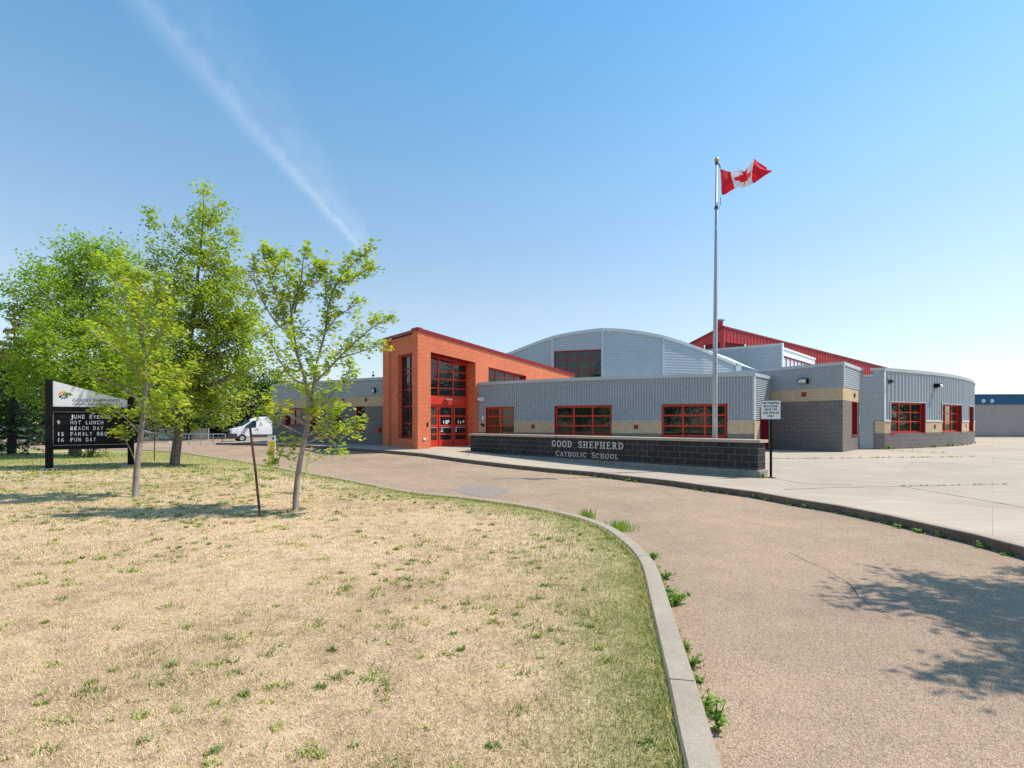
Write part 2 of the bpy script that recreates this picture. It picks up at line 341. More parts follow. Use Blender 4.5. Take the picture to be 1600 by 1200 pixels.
def wall(name, P, s0, s1, z0, z1, mat, parent, prof=None, holes=(), off=0, pitch=.1, amp=.012, uvflip=False):
    zt = z1 if callable(z1) else (lambda s_: z1)
    Ss = {round(s0, 4), round(s1, 4)}; zmax = max(zt(s0+(s1-s0)*k/20) for k in range(21))
    for c in P.c:
        if s0 < c < s1: Ss.add(round(c, 4))
    for h in holes: Ss |= {round(max(h[0], s0), 4), round(min(h[1], s1), 4)}
    offS = {}
    if callable(z1):
        for k in range(1, 40): Ss.add(round(s0+(s1-s0)*k/40, 4))
    Z = {round(z0, 4)}
    for h in holes: Z |= {round(h[2], 4), round(h[3], 4)}
    base = sorted(Ss)
    def rib(v, hi):
        w = (v/pitch) % 1
        return hi if .12 < w < .5 else 0
    if prof == 'v':
        k = math.floor(s0/pitch)
        while k*pitch < s1:
            for f in (0, .12, .5, .62):
                v = round((k+f)*pitch, 4)
                if s0 < v < s1: Ss.add(v)
            k += 1
    if prof == 'h':
        k = math.floor(z0/pitch)
        while k*pitch < zmax:
            for f in (0, .35, .5, .85):
                v = round((k+f)*pitch, 4)
                if z0 < v < zmax: Z.add(v)
            k += 1
    Ss = sorted(Ss); Z = sorted(z for z in Z if z < zmax-1e-4)+[zmax]
    def o_at(s_, z_):
        if prof == 'v':
            w = round((s_/pitch) % 1, 3)
            return amp if .1 < w < .55 else 0
        if prof == 'h':
            w = round((z_/pitch) % 1, 3)
            return amp if .3 < w < .55 else 0
        return 0
    mb = MB()
    for a, b in zip(Ss, Ss[1:]):
        if b-a < 1e-5: continue
        pa, pb, na, nb = P.at(a), P.at(b), P.n(a+1e-3), P.n(b-1e-3)
        for zl_, zh in zip(Z, Z[1:]):
            ca, cz = (a+b)/2, (zl_+zh)/2
            if any(h[0] < ca < h[1] and h[2] < cz < h[3] for h in holes): continue
            la, lb = min(zl_, zt(a)), min(zl_, zt(b)); ha, hb = min(zh, zt(a)), min(zh, zt(b))
            if ha-la < 1e-5 and hb-lb < 1e-5: continue
            def V(p, n_, s_, z_): q = p+n_*(off+o_at(s_, z_)); return (q.x, q.y, z_)
            pts = [V(pa, na, a, la), V(pb, nb, b, lb), V(pb, nb, b, hb), V(pa, na, a, ha)]
            mb.face(pts, [(a, la), (b, lb), (b, hb), (a, ha)])
    return mb.build(name, mat, parent)
def sweep(mb, P, s0, s1, sec, zf=None, mi=0, step=.5):    # sec: closed list of (outward, z)
    ts = sorted({s0, s1} | {c for c in P.c if s0 < c < s1} | {s0+(s1-s0)*k/max(1, int((s1-s0)/step)) for k in range(int((s1-s0)/step)+1)})
    rings = []
    for t in ts:
        p, n_ = P.at(t), P.n(t); r = []
        for o, z in sec:
            q = p+n_*o; zz = z(t) if callable(z) else z
            r.append((q.x, q.y, zz+(float(zf(q.x, q.y)) if zf else 0)))
        rings.append(r)
    k = len(sec)
    for t0, t1, a, b in zip(ts, ts[1:], rings, rings[1:]):
        v = 0
        for j in range(k):
            j2 = (j+1) % k; w = (Vector(a[j2])-Vector(a[j])).length
            mb.face([a[j], a[j2], b[j2], b[j]], [(t0, v), (t0, v+w), (t1, v+w), (t1, v)], mi); v += w
    mb.face(rings[0][::-1], None, mi); mb.face(rings[-1], None, mi)
def coping(P, s0, s1, z, parent, h=.13, mat=None, name='roof_flashing', out=.03, back=.25):
    mb = MB()
    if callable(z): sec = [(out, lambda t: z(t)-h), (out, lambda t: z(t)+.02), (-back, lambda t: z(t)+.02), (-back, lambda t: z(t)-h)]
    else: sec = [(out, z-h), (out, z+.02), (-back, z+.02), (-back, z-h)]
    sweep(mb, P, s0, s1, sec, step=1); return mb.build(name, mat or M_flash, parent)
def frame_of(P, a, b):
    p, q = P.at(a), P.at(b); u = (q-p); w = u.length; u.normalize(); return p, u, Vector((u.y, -u.x)), w
def window(parent, P, a, b, z0, z1, cols, rows, rec=.14, bar=.075, mf=None, sill=True, reveal=None, name='window'):
    """rows: fractions of the height where bars run; cols: count. z1 may be (left, right)"""
    mf = mf or M_red; o, u, n_, w = frame_of(P, a, b); mb = MB(); zl_, zr_ = z1 if isinstance(z1, tuple) else (z1, z1)
    zt = lambda t: zl_+(zr_-zl_)*t/w
    def sb(u0, u1, n0, n1, za, zb, zc, zd, mi=0):           # box with sloped bottom (za->zb) and top (zc->zd)
        p = lambda s_, d_, z_: (o.x+u.x*s_+n_.x*d_, o.y+u.y*s_+n_.y*d_, z_)
        mb.hexa([p(u0, n1, za), p(u1, n1, zb), p(u1, n0, zb), p(u0, n0, za), p(u0, n1, zc), p(u1, n1, zd), p(u1, n0, zd), p(u0, n0, zc)], mi)
    d0, d1 = -rec-.05, -rec+.03
    sb(0, bar, d0, d1, z0, z0, zt(0), zt(bar)); sb(w-bar, w, d0, d1, z0, z0, zt(w-bar), zt(w))
    sb(bar, w-bar, d0, d1+.002, z0, z0, z0+bar, z0+bar); sb(bar, w-bar, d0, d1+.002, zt(bar)-bar, zt(w-bar)-bar, zt(bar), zt(w-bar))
    for k in range(1, cols):
        c = w*k/cols; sb(c-bar*.4, c+bar*.4, d0, d1-.004, z0+bar, z0+bar, zt(c)-bar, zt(c)-bar)
    for r in rows:
        z_ = z0+(min(zl_, zr_)-z0)*r if not isinstance(r, tuple) else r[0]
        sb(bar, w-bar, d0, d1-.008, z_-bar*.35, z_-bar*.35, z_+bar*.35, z_+bar*.35)
    if rec > .01 and rec < .39:                                           # painted metal lining of the opening
        t = .02
        sb(0, t, -rec+.031, .012, z0, z0, zt(0), zt(t), 1); sb(w-t, w, -rec+.031, .012, z0, z0, zt(w-t), zt(w), 1)
        sb(t, w-t, -rec+.031, .012, zt(t)-t, zt(w-t)-t, zt(t), zt(w-t), 1)
        if sill: sb(-.03, w+.03, -rec+.031, .05, z0-.05, z0-.05, z0-.001, z0-.001, 1)
    wo = mb.build(name, [mf, reveal or M_dred], parent)
    g_ = MB(); p = lambda s_, z_: (o.x+u.x*s_-n_.x*(rec+.02), o.y+u.y*s_-n_.y*(rec+.02), z_)
    g_.face([p(bar*.5, z0+bar*.5), p(w-bar*.5, z0+bar*.5), p(w-bar*.5, zt(w)-bar*.5), p(bar*.5, zt(0)-bar*.5)]); g_.build('pane', M_glass, wo)
    return wo
def pxz(P, X, y):                                        # height on a wall at a measured spot
    p = P.at(P.px(X)); return EYE+(HZ-y)/FX*p.y

# ------------------------------------------------------------------ ground
def grid_sheet(name, xs, ys, zf, mat, kind='structure', inside=None):
    X, Y = np.meshgrid(xs, ys); Zz = zf(X, Y); nx, ny = len(xs), len(ys)
    V = np.stack([X, Y, Zz], -1).reshape(-1, 3); F = []
    for j in range(ny-1):
        for i in range(nx-1):
            if inside is None or inside((xs[i]+xs[i+1])/2, (ys[j]+ys[j+1])/2): F.append([j*nx+i, j*nx+i+1, (j+1)*nx+i+1, (j+1)*nx+i])
    me = bpy.data.meshes.new(name); me.from_pydata(V.tolist(), [], F); o = link(name, me, mat, None, True)
    return tag(o, kind=kind)
far = [-1500, -600, -300, -150, -100]
grid_sheet('ground', np.array(far+list(np.arange(-80, 81, 4.))+[-v for v in far[::-1]]), np.array([-300, -150, -60, -40]+list(np.arange(-30, 101, 2.))+[130, 200, 400, 900, 2500]), lambda x, y: zr(x, y)-.03, M_far)
grid_sheet('driveway', np.concatenate([np.arange(-70, 45, 1.)]), np.arange(-20, 66.1, 1.), lambda x, y: zr(x, y), M_road)
def poly_sheet(name, pts, zf, mat, cell=.5, kind='structure', green=None):
    """area inside a plan outline, cut into cells so that it follows the ground"""
    bm = bmesh.new(); vs = [bm.verts.new((p[0], p[1], 0)) for p in pts]; bm.faces.new(vs)
    bmesh.ops.triangulate(bm, faces=bm.faces[:])
    xs = [p[0] for p in pts]; ys = [p[1] for p in pts]
    def cuts(lo, hi, ax):
        v = math.ceil(lo); 
        while v < hi:
            if abs(v) < 14 or v % 2 == 0:
                no = (1, 0, 0) if ax == 0 else (0, 1, 0); co = (v+.013, 0, 0) if ax == 0 else (0, v+.013, 0)
                bmesh.ops.bisect_plane(bm, geom=bm.verts[:]+bm.edges[:]+bm.faces[:], plane_co=co, plane_no=no)
            v += 1
    cuts(min(xs), max(xs), 0); cuts(min(ys), max(ys), 1)
    for v in bm.verts: v.co.z = float(zf(v.co.x, v.co.y))
    bmesh.ops.recalc_face_normals(bm, faces=bm.faces[:])
    for f in bm.faces:
        if f.normal.z < 0: f.normal_flip()
    me = bpy.data.meshes.new(name); bm.to_mesh(me); bm.free()
    if green is not None:
        at = me.attributes.new('green', 'FLOAT', 'POINT'); at.data.foreach_set('value', [green(v.co.x, v.co.y) for v in me.vertices])
    return tag(link(name, me, mat, None, True), kind=kind)
zkt = lambda x, y: zr(x, y)+.15
# plaza edge, seen along the foot of its kerb from right to left
pk = [(1600, 873), (1521, 850.6), (1455, 835), (1390, 819), (1311, 802), (1245, 791), (1180, 778.4), (1102, 767.5), (1050, 759.5), (985, 752), (922, 744), (860, 738.5), (782, 730), (730, 723.5), (660, 713.5), (600, 708), (540, 704), (470, 699), (400, 696.3), (337, 695)]
PK = [hit(a, b, zr).to_2d() for a, b in pk]
d0 = (PK[0]-PK[1]).normalized()
PK = [PK[0]+d0*14+Vector((6, -2)), PK[0]+d0*4] + PK
plaza_edge = Path([p for p in PK[::-1]])                  # left to right
lt = PK[-1]
pz_out = [tuple(p) for p in PK] + [(lt.x-.6, lt.y+2.2), (-17, 50), (-8, 60), (90, 60), (90, -6), (PK[0].x+6, PK[0].y-4)]
poly_sheet('plaza', [(p[0]+(0), p[1]) for p in pz_out], zkt, M_plaza)
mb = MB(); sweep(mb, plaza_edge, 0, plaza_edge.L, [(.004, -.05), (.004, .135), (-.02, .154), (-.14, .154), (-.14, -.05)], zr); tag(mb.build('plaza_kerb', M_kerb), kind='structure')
# lawn kerb (road side), near to far
lk = [(1109, 1133), (1095, 1086), (1067, 1002), (1049, 948), (1031, 894), (1022, 876), (1008, 859), (989, 843), (956, 822), (905, 804.5), (830, 789), (740, 777), (670, 770), (620, 763), (570, 753), (520, 744), (460, 734), (414, 725.5), (372, 718.5), (327, 712), (282, 706), (220, 702.5), (150, 701)]
LK = [hit(a, b, zkt).to_2d() for a, b in lk]
LKs = []
for i in range(len(LK)-1):                                # smooth it
    p0, p1, p2, p3 = LK[max(i-1, 0)], LK[i], LK[i+1], LK[min(i+2, len(LK)-1)]
    for k in range(4):
        t = k/4; LKs.append(.5*((2*p1)+(p2-p0)*t+(2*p0-5*p1+4*p2-p3)*t*t+(3*p1-p0-3*p2+p3)*t**3))
LKs.append(LK[-1])
near = [Vector((-.9, -7)), Vector((-.1, -2.2)), Vector((.62, .8)), Vector((.86, 1.8))]
LKs = near+LKs
lawn_edge = Path(LKs[::-1])                               # far-left to near-right
LE = np.array([tuple(p) for p in LKs])
def dist_edge(x, y):
    x = np.asarray(x, float); y = np.asarray(y, float); P = np.stack([x.ravel(), y.ravel()], -1); best = np.full(len(P), 1e9)
    for a, b in zip(LE, LE[1:]):
        ab = b-a; t = np.clip(((P-a)@ab)/(ab@ab), 0, 1); best = np.minimum(best, np.hypot(*(P-(a+t[:, None]*ab)).T))
    return best.reshape(x.shape)
def zl(x, y):
    m = .2*np.exp(-(((x+11.)/9)**2+((y-17.)/7)**2)); return zr(x, y)+.115+m*Sm(dist_edge(x, y)/4.)
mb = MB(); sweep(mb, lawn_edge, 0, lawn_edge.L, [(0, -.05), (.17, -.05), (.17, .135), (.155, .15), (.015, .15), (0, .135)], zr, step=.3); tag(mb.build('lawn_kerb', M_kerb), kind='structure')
def inner(P, o): return [P.at(t)+P.n(t)*o for t in np.linspace(0, P.L, 160)]
iw = inner(lawn_edge, .165)
lo = [tuple(p) for p in iw] + [(-1.4, -12), (-70, -12), (-70, 33), (iw[0].x-8, iw[0].y+.4)]
poly_sheet('lawn', lo, zl, M_lawn, green=lambda x, y: float(max(np.clip(.9-dist_edge(x, y)/1.1, 0, .6), min(.75, (y-13)/12) if x < -7 else 0)) if y < 60 else .5)
# pavement crossing the grass on the left
sw = [hit(a, b, zl).to_2d() for a, b in ((-160, 716), (0, 711.5), (75, 708.5), (150, 704.5), (215, 702.8), (215, 701.8), (150, 703), (75, 705.8), (0, 708), (-160, 711.5))]
poly_sheet('footpath', [tuple(p) for p in sw], lambda x, y: zl(x, y)+.012, M_plaza)

def strip(name, pts, w, zf, mat, jig=0):
    pts = [Vector(p).to_2d() for p in pts]; P = Path(pts); mb = MB(); k = max(2, int(P.L/.25)); pr = None
    for i in range(k+1):
        t = P.L*i/k; p, n_ = P.at(t), P.n(t); j = rnd.uniform(-jig, jig); ww = w*rnd.uniform(.5, 1.3)
        a, b = p+n_*(j+ww/2), p+n_*(j-ww/2); cur = ((a.x, a.y, float(zf(a.x, a.y))), (b.x, b.y, float(zf(b.x, b.y))))
        if pr: mb.face([pr[0], cur[0], cur[1], pr[1]])
        pr = cur
    return tag(mb.build(name, mat), kind='structure')
zpj = lambda x, y: zkt(x, y)+.004
JO = [[(1207, 717), (1300, 716.5), (1400, 715.4), (1522, 713.6)], [(1522, 713.6), (1600, 719.5), (1700, 727)], [(1388, 704.6), (1440, 706.6), (1480, 707.5)], [(1408, 760), (1480, 758.5), (1572, 757)], [(1408, 760), (1450, 767), (1520, 779), (1600, 793)],
      [(1225, 765), (1300, 762), (1408, 760)], [(1195, 746), (1260, 756), (1330, 758)], [(955, 741), (985, 737), (1010, 733.5)], [(905, 736.3), (1000, 735)], [(731, 702), (733, 709), (729, 714)], [(1510, 700), (1600, 704)]]
for j in JO:
    strip('pavement_joint', [hit(a, b, zkt) for a, b in j], .03, zpj, M_joint, .006)
zrj = lambda x, y: zr(x, y)+.004
def crack(j, w=.006):
    out = []
    for (a, b), (c, d) in zip(j, j[1:]):
        for k in range(6): out.append(hit(a+(c-a)*k/6+rnd.uniform(-3, 3), b+(d-b)*k/6+rnd.uniform(-1.2, 1.2), zr))
    strip('road_crack', out, w, zrj, M_crack, .004)
for j in ([(1350, 938), (1368, 955), (1395, 966)], [(1488, 980), (1540, 1005), (1605, 1038), (1660, 1070)], [(1230, 862), (1265, 880), (1320, 905), (1350, 938)], [(900, 772), (990, 764), (1060, 768)], [(700, 763), (760, 757), (800, 760)]): crack(j)
M_patch = simple('asphalt_patch', (.27, .22, .185), .9, 0, .4, 25)
def patch(name, pts):
    poly_sheet(name, [tuple(hit(a, b, zr).to_2d()) for a, b in pts], zrj, M_patch)
patch('road_patch', [(708, 765), (728, 758), (770, 760), (798, 765), (782, 772), (760, 778), (724, 772)])

# ------------------------------------------------------------------ the school
F = .49
sch = empty('school_building', (5, 28, F), 'low school with orange brick entrance, grey metal siding and a red hall behind', 'school')
cx, cy = -4.77, 26.1; dR = Vector((.769, .639)); dL = Vector((-.639, .769))
cor = Vector((cx, cy)); RF = Path([cor, cor+dR*11.45]); LFp = Path([cor+dL*3.95, cor])
ztopR = lambda t: 6.53-.1424*t
def quad(mb, P, a, b, za, zb, zc, zd, off=0):             # bottom a->b za,zb ; top zc(at a), zd(at b)
    p, q, n_ = P.at(a), P.at(b), P.n((a+b)/2); p = p+n_*off; q = q+n_*off
    mb.face([(p.x, p.y, za), (q.x, q.y, zb), (q.x, q.y, zd), (p.x, p.y, zc)], [(a, za), (b, zb), (b, zd), (a, zc)])
b = MB(); e0, e1, g0, g1 = .755, 3.59, 4.5, 7.29
et = lambda t: 5.42-.118*(t-e0); gt = lambda t: 4.90-.118*(t-g0)
quad(b, RF, 0, e0, 0, 0, ztopR(0), ztopR(e0)); quad(b, RF, e0, e1, et(e0), et(e1), ztopR(e0), ztopR(e1)); quad(b, RF, e1, g0, 0, 0, ztopR(e1), ztopR(g0))
quad(b, RF, g0, g1, gt(g0), gt(g1), ztopR(g0), ztopR(g1)); quad(b, RF, g0, g1, 0, 0, 3.2, 3.2); quad(b, RF, g1, 11.45, 0, 0, ztopR(g1), ztopR(11.45))
nR = RF.n(1)
def reveal(t, d, z0_, z1_):                               # brick return going inwards at t
    p = RF.at(t); q = p-nR*d; b.face([(p.x, p.y, z0_), (q.x, q.y, z0_), (q.x, q.y, z1_), (p.x, p.y, z1_)], [(0, z0_), (d, z0_), (d, z1_), (0, z1_)])
reveal(e0, .85, 0, et(e0)); reveal(e1, .85, 0, et(e1)); reveal(g0, .3, 3.2, gt(g0)); reveal(g1, .3, 3.2, gt(g1))
# end wall and back walls
pe = RF.at(11.45); pb = pe-nR*6; pl = LFp.at(0)
for p, q in ((pe, pb), (pb, pl)): b.face([(p.x, p.y, 0), (q.x, q.y, 0), (q.x, q.y, ztopR(11.45)), (p.x, p.y, ztopR(11.45))])
# left face: two piers with a set-back window bay
L_ = LFp.L; ZT = 6.55; w0, w1 = L_-2.42, L_-.6
quad(b, LFp, 0, .7, 0, 0, ZT-.05, ZT-.05); quad(b, LFp, L_-.57, L_, 0, 0, ZT, ZT)
q_ = -.14
quad(b, LFp, .7, w0, 0, 0, ZT-.05, ZT-.05, q_); quad(b, LFp, w0, w1, 0, 0, .92, .92, q_); quad(b, LFp, w0, w1, 5.42, 5.42, ZT-.05, ZT-.05, q_); quad(b, LFp, w1, L_-.57, 0, 0, ZT-.05, ZT-.05, q_)
nL = LFp.n(1)
for t, a_, c_, z0_, z1_ in ((.7, 0, q_, 0, ZT-.05), (L_-.57, 0, q_, 0, ZT), (w0, q_, -.5, .92, 5.42), (w1, q_, -.5, .92, 5.42)):
    p = LFp.at(t)+nL*a_; q = LFp.at(t)+nL*c_; b.face([(p.x, p.y, z0_), (q.x, q.y, z0_), (q.x, q.y, z1_), (p.x, p.y, z1_)])
for z_ in (.92, 5.42):
    pts = [LFp.at(w0)+nL*q_, LFp.at(w1)+nL*q_, LFp.at(w1)-nL*.5, LFp.at(w0)-nL*.5]; b.face([(p.x, p.y, z_) for p in pts])
b.build('brick_wall', M_brick, sch)
# red cap along the sloping parapet
mb = MB(); sweep(mb, RF, -0.0, 11.5, [(.05, lambda t: ztopR(t)-.12), (.05, lambda t: ztopR(t)+.05), (-.3, lambda t: ztopR(t)+.05), (-.3, lambda t: ztopR(t)-.12)], step=3)
sweep(mb, LFp, L_-.6, L_-.02, [(.05, ZT-.1), (.05, ZT+.06), (-.25, ZT+.06), (-.25, ZT-.1)]); sweep(mb, LFp, -.05, L_-.605, [(.05, ZT-.17), (.05, ZT-.02), (-.25, ZT-.02), (-.25, ZT-.17)])
mb.build('parapet_cap', M_dred, sch)
mb = MB(); mb.face([(p.x, p.y, z) for p, z in ((RF.at(0), 6.3), (pe, 4.7), (pb, 4.7), (pl, 6.3))]); mb.build('roof', M_flash, sch)
# soffit + curtain wall
inn = Path([cor-nR*.8, cor-nR*.8+dR*8])
mb = MB(); p, q = RF.at(e0), RF.at(e1); mb.face([(p.x, p.y, et(e0)), (q.x, q.y, et(e1)), (q.x-nR.x*.86, q.y-nR.y*.86, et(e1)), (p.x-nR.x*.86, p.y-nR.y*.86, et(e0))])
p, q = RF.at(g0), RF.at(g1); mb.face([(p.x, p.y, gt(g0)), (q.x, q.y, gt(g1)), (q.x-nR.x*.3, q.y-nR.y*.3, gt(g1)), (p.x-nR.x*.3, p.y-nR.y*.3, gt(g0))])
mb.build('soffit', M_dred, sch)
window(sch, inn, e0, e1, 3.14, (et(e0), et(e1)), 3, [(3.64,), (4.13,), (4.55,), (5.0,)], rec=0, bar=.09, sill=False)
wo = window(sch, RF, g0, g1, 3.2, (gt(g0), gt(g1)), 4, [(4.38,), (4.0,)], rec=.26, bar=.06, sill=False)
wo = window(sch, LFp, w0, w1, .94, 5.41, 2, [.18, .38, .58, .77, .83], rec=.40, bar=.09, mf=M_dred, sill=False)
o, u, n_, w = frame_of(inn, e0, e1); mb = MB(); mb.box(o, u, n_, 0, w, -.05, .03, 2.72, 3.14); mb.box(o, u, n_, 0, w-.35, .03, .1, 2.76, 3.10)
mb.build('door_header', M_red, sch)
dt = MB(); dt.box(o, u, n_, 1.25, 1.62, .1, .34, 3.0, 3.06); dt.box(o, u, n_, 1.40, 1.50, .1, .2, 2.93, 3.0); dt.build('doorway_light', M_galv, sch)
M_paper = simple('notice_paper', (.7, .74, .72), .7); M_tealp = simple('teal_sticker', (.1, .4, .42), .6)
dw = w/3
for k in range(3):
    a, c = k*dw+.02, (k+1)*dw-.02; mb = MB(); dz = F
    mb.box(o, u, n_, a, a+.09, -.03, .03, dz, 2.72); mb.box(o, u, n_, c-.09, c, -.03, .03, dz, 2.72)
    zb = [dz, dz+.34, dz+.37+.25, dz+.37+.25+.09, dz+1.08, dz+1.15, dz+1.57, dz+1.66, dz+2.12, 2.72]
    for z0_, z1_ in ((dz, dz+.36), (dz+.62, dz+.70), (dz+1.08, dz+1.17), (dz+1.60, dz+1.69), (dz+2.12, 2.72)): mb.box(o, u, n_, a+.09, c-.09, -.025, .027, z0_, z1_)
    do = mb.build('door', M_red, sch)
    g_ = MB(); g_.box(o, u, n_, a+.05, c-.05, -.01, .0, dz+.3, dz+2.15); g_.build('door_glass', M_glass, do)
    h_ = MB(); h_.box(o, u, n_, a+.12, c-.12, .03, .07, dz+1.0, dz+1.05); h_.box(o, u, n_, a+.1, a+.14, .03, .1, dz+.95, dz+1.1); h_.build('handle', M_galv, do)
    if k > 0:
        for _ in range(4):
            s_ = MB(); x0, z0_ = a+.14+_*.15, (dz+.78, dz+1.25, dz+1.22, dz+1.3)[_]; s_.box(o, u, n_, x0, x0+rnd.uniform(.06, .14), .001, .004, z0_, z0_+rnd.uniform(.1, .2)); s_.build('notice', M_paper, do)
mb = MB(); mb.box(o, u, n_, 0, .02, -.04, .04, F, 2.72)
for k in (1, 2): mb.box(o, u, n_, k*dw-.02, k*dw+.02, -.04, .045, F, 2.72)
mb.box(o, u, n_, w-.02, w, -.04, .04, F, 2.72); mb.build('door_frame', M_dred, sch)

# front wing, curved, vertical ribs
fw = lambda x: 28.5-.575*(x+1.84)+.01898*(x+1.84)*(x-3.2)
FW = Path([(x, fw(x)) for x in np.linspace(-1.84, 10.8, 26)]); ZF = 3.98
def win_span(P, x0, x1): return P.px(x0), P.px(x1)
fwins = [win_span(FW, 759.5, 803.5), win_span(FW, 866.7, 955.7), win_span(FW, 1033.8, 1136.5)]
zb0, zb1, zw0, zw1 = 1.26, 1.84, 1.10, 2.62
holes = [(a, c, zw0, zw1) for a, c in fwins]
wall('block_base', FW, 0, FW.L, -.1, zb0, M_block, sch, None, holes, .03)
gaps = lambda P, ws_: list(zip([0]+[c for a, c in ws_], [a for a, c in ws_]+[P.L]))
for a, c in gaps(FW, fwins): wall('brick_band', FW, a, c, zb0, zb1, M_beige, sch, None, (), .034)
wall('ribbed_siding', FW, 0, FW.L, zb1+.03, ZF-.1, M_side, sch, 'v', holes, -.01, .125, .036)
coping(FW, 0, FW.L, ZF, sch, .14, out=.06)
segs = [0]+[v for a, c in fwins for v in (a-.02, c+.02)]+[FW.L]
for a, c in zip(segs[::2], segs[1::2]):
    mb = MB(); sweep(mb, FW, a, c, [(.036, zb1-.01), (.06, zb1-.01), (.06, zb1+.035), (-.02, zb1+.05)]); mb.build('siding_trim', M_flash, sch)
for (a, c), nc in zip(fwins, (2, 3, 3)): window(sch, FW, a, c, zw0, zw1, nc, [.34, .66] , rec=.14, bar=.1)
vent_m = simple('vent_red', (.27, .035, .02), .7)
def vent(P, X, y, s=.2):
    t = P.px(X); o, u, n_, w = frame_of(P, t-s/2, t+s/2); z = pxz(P, X, y); mb = MB(); mb.box(o, u, n_, 0, w, .03, .045, z-s/2, z+s/2)
    for k in range(3): mb.box(o, u, n_, .015, w-.015, .045, .055, z-s/2+.02+k*.06, z-s/2+.05+k*.06)
    mb.build('wall_vent', vent_m, sch)
vent(FW, 833.5, 666.2); vent(FW, 994, 667)
# end wall of the front wing
E0, E1 = FW.p[-1], Vector((12.5, 24.92)); EW = Path([E0, E1]); dz0, dz1 = .78, 2.1
eh = [(dz0, dz1, F-.3, 2.45)]
wall('block_base', EW, 0, EW.L, -.1, zb0, M_block, sch, None, eh, .03); wall('brick_band', EW, 0, EW.L, zb0, zb1, M_beige, sch, None, eh, .034)
wall('lapped_siding', EW, 0, EW.L, zb1+.02, ZF-.1, M_side, sch, 'h', eh, .0, .085, .03); coping(EW, .0, EW.L, ZF, sch, .14, out=.06)
mb = MB(); sweep(mb, Path([E0+EW.n(0)*.0, E0+(E1-E0).normalized()*.1]), 0, .09, [(.05, zb1+.02), (.05, ZF-.13), (-.02, ZF-.13), (-.02, zb1+.02)]); mb.build('corner_trim', M_white, sch)
o, u, n_, w = frame_of(EW, dz0, dz1); mb = MB()
mb.box(o, u, n_, 0, .09, -.3, .02, 0, 2.45); mb.box(o, u, n_, w-.09, w, -.3, .02, 0, 2.45); mb.box(o, u, n_, .09, w-.09, -.3, .018, 2.35, 2.45); mb.box(o, u, n_, .09, w-.09, -.3, -.24, 0, 2.35); mb.box(o, u, n_, w/2-.04, w/2+.04, -.24, -.17, 0, 2.35)
mb.build('side_door', M_dred, sch)
# middle block
B1 = Vector((14.3, 22.3)); bd = Vector((-.569, .822)); MBk = Path([B1+bd*10, B1]); ZM, m0, m1 = 4.38, 2.74, 3.30
wall('block_wall', MBk, 0, MBk.L, -.1, m0, M_block, sch); wall('brick_band', MBk, 0, MBk.L, m0, m1, M_beige, sch, None, (), .004)
wall('lapped_siding', MBk, 0, MBk.L, m1, ZM-.1, M_side, sch, 'h', (), .01, .085, .022); coping(MBk, 0, MBk.L, ZM, sch, .13, out=.06)
vent(MBk, 1256.5, 616.3)
B2 = Vector((16.7, 24.8)); MS = Path([B1, B2]); sw0, sw1 = MS.px(1331), MS.px(1337.5)
sh_ = [(sw0, sw1+.25, 1.22, m0)]
wall('block_wall', MS, 0, MS.L, -.1, m0, M_block, sch, None, sh_); wall('brick_band', MS, 0, MS.L, m0, m1, M_beige, sch, None, (), .004)
wall('lapped_siding', MS, 0, MS.L, m1, ZM-.1, M_side, sch, 'h', (), .01, .085, .022); coping(MS, 0, MS.L, ZM, sch, .13, out=.06)
mb = MB(); sweep(mb, MS, .0, .09, [(.05, m1), (.05, ZM-.13), (-.02, ZM-.13), (-.02, m1)]); mb.build('corner_trim', M_flash, sch)
window(sch, MS, sw0, sw1+.25, 1.22, m0, 1, [.5], rec=.2, bar=.05)
vent(MS, 1334.5, 617.5)
# recess wall with a notch in its parapet
B3 = Vector((17.8, 24.72)); RW = Path([B2, B3])
nt_ = lambda t: ZM-.36 if .13 < t < .6 else ZM-.02
wall('lapped_siding', RW, 0, RW.L, -.1, nt_, M_side, sch, 'h', (), 0, .085, .022)
mb = MB()
for a, c, z in ((0, .14, ZM-.02), (.14, .6, ZM-.34), (.6, RW.L+.03, ZM-.02)): sweep(mb, RW, a+.001, min(c, RW.L)-.001, [(.05, z-.08), (.05, z+.03), (-.2, z+.03), (-.2, z-.08)])
mb.build('roof_flashing', M_flash, sch)
mb = MB(); mb.box(RW.p[0], (RW.p[1]-RW.p[0]).normalized(), RW.n(.3), .68, RW.L+.01, -.05, .07, zb0, zb1); mb.build('brick_band', M_beige, sch)
mb = MB(); mb.box(RW.p[0], (RW.p[1]-RW.p[0]).normalized(), RW.n(.3), .68, RW.L+.01, -.05, .066, -.1, zb0); mb.build('block_base', M_block, sch)
# curved classroom wing
pts = [B3.copy()]; hd = math.radians(24.0); p = B3.copy()
for k in range(60):
    p = p+Vector((math.cos(hd), math.sin(hd)))*.45; hd += .45/36; pts.append(p.copy())
CW = Path(pts); cwins = [win_span(CW, 1390.6, 1445), win_span(CW, 1471, 1501.6), win_span(CW, 1512.8, 1520)]
cz0, cz1 = 1.28, 2.76; holes = [(a, c, cz0, cz1) for a, c in cwins]
wall('block_base', CW, 0, CW.L, -.1, zb0, M_block, sch, None, holes, .03); 
for a, c in gaps(CW, cwins): wall('brick_band', CW, a, c, zb0, zb1, M_beige, sch, None, (), .034)
wall('ribbed_siding', CW, 0, CW.L, zb1+.03, ZM-.1, M_side, sch, 'v', holes, -.01, .3, .035); coping(CW, 0, CW.L, ZM, sch, .14, out=.06)
segs = [0]+[v for a, c in cwins for v in (a-.02, c+.02)]+[CW.L]
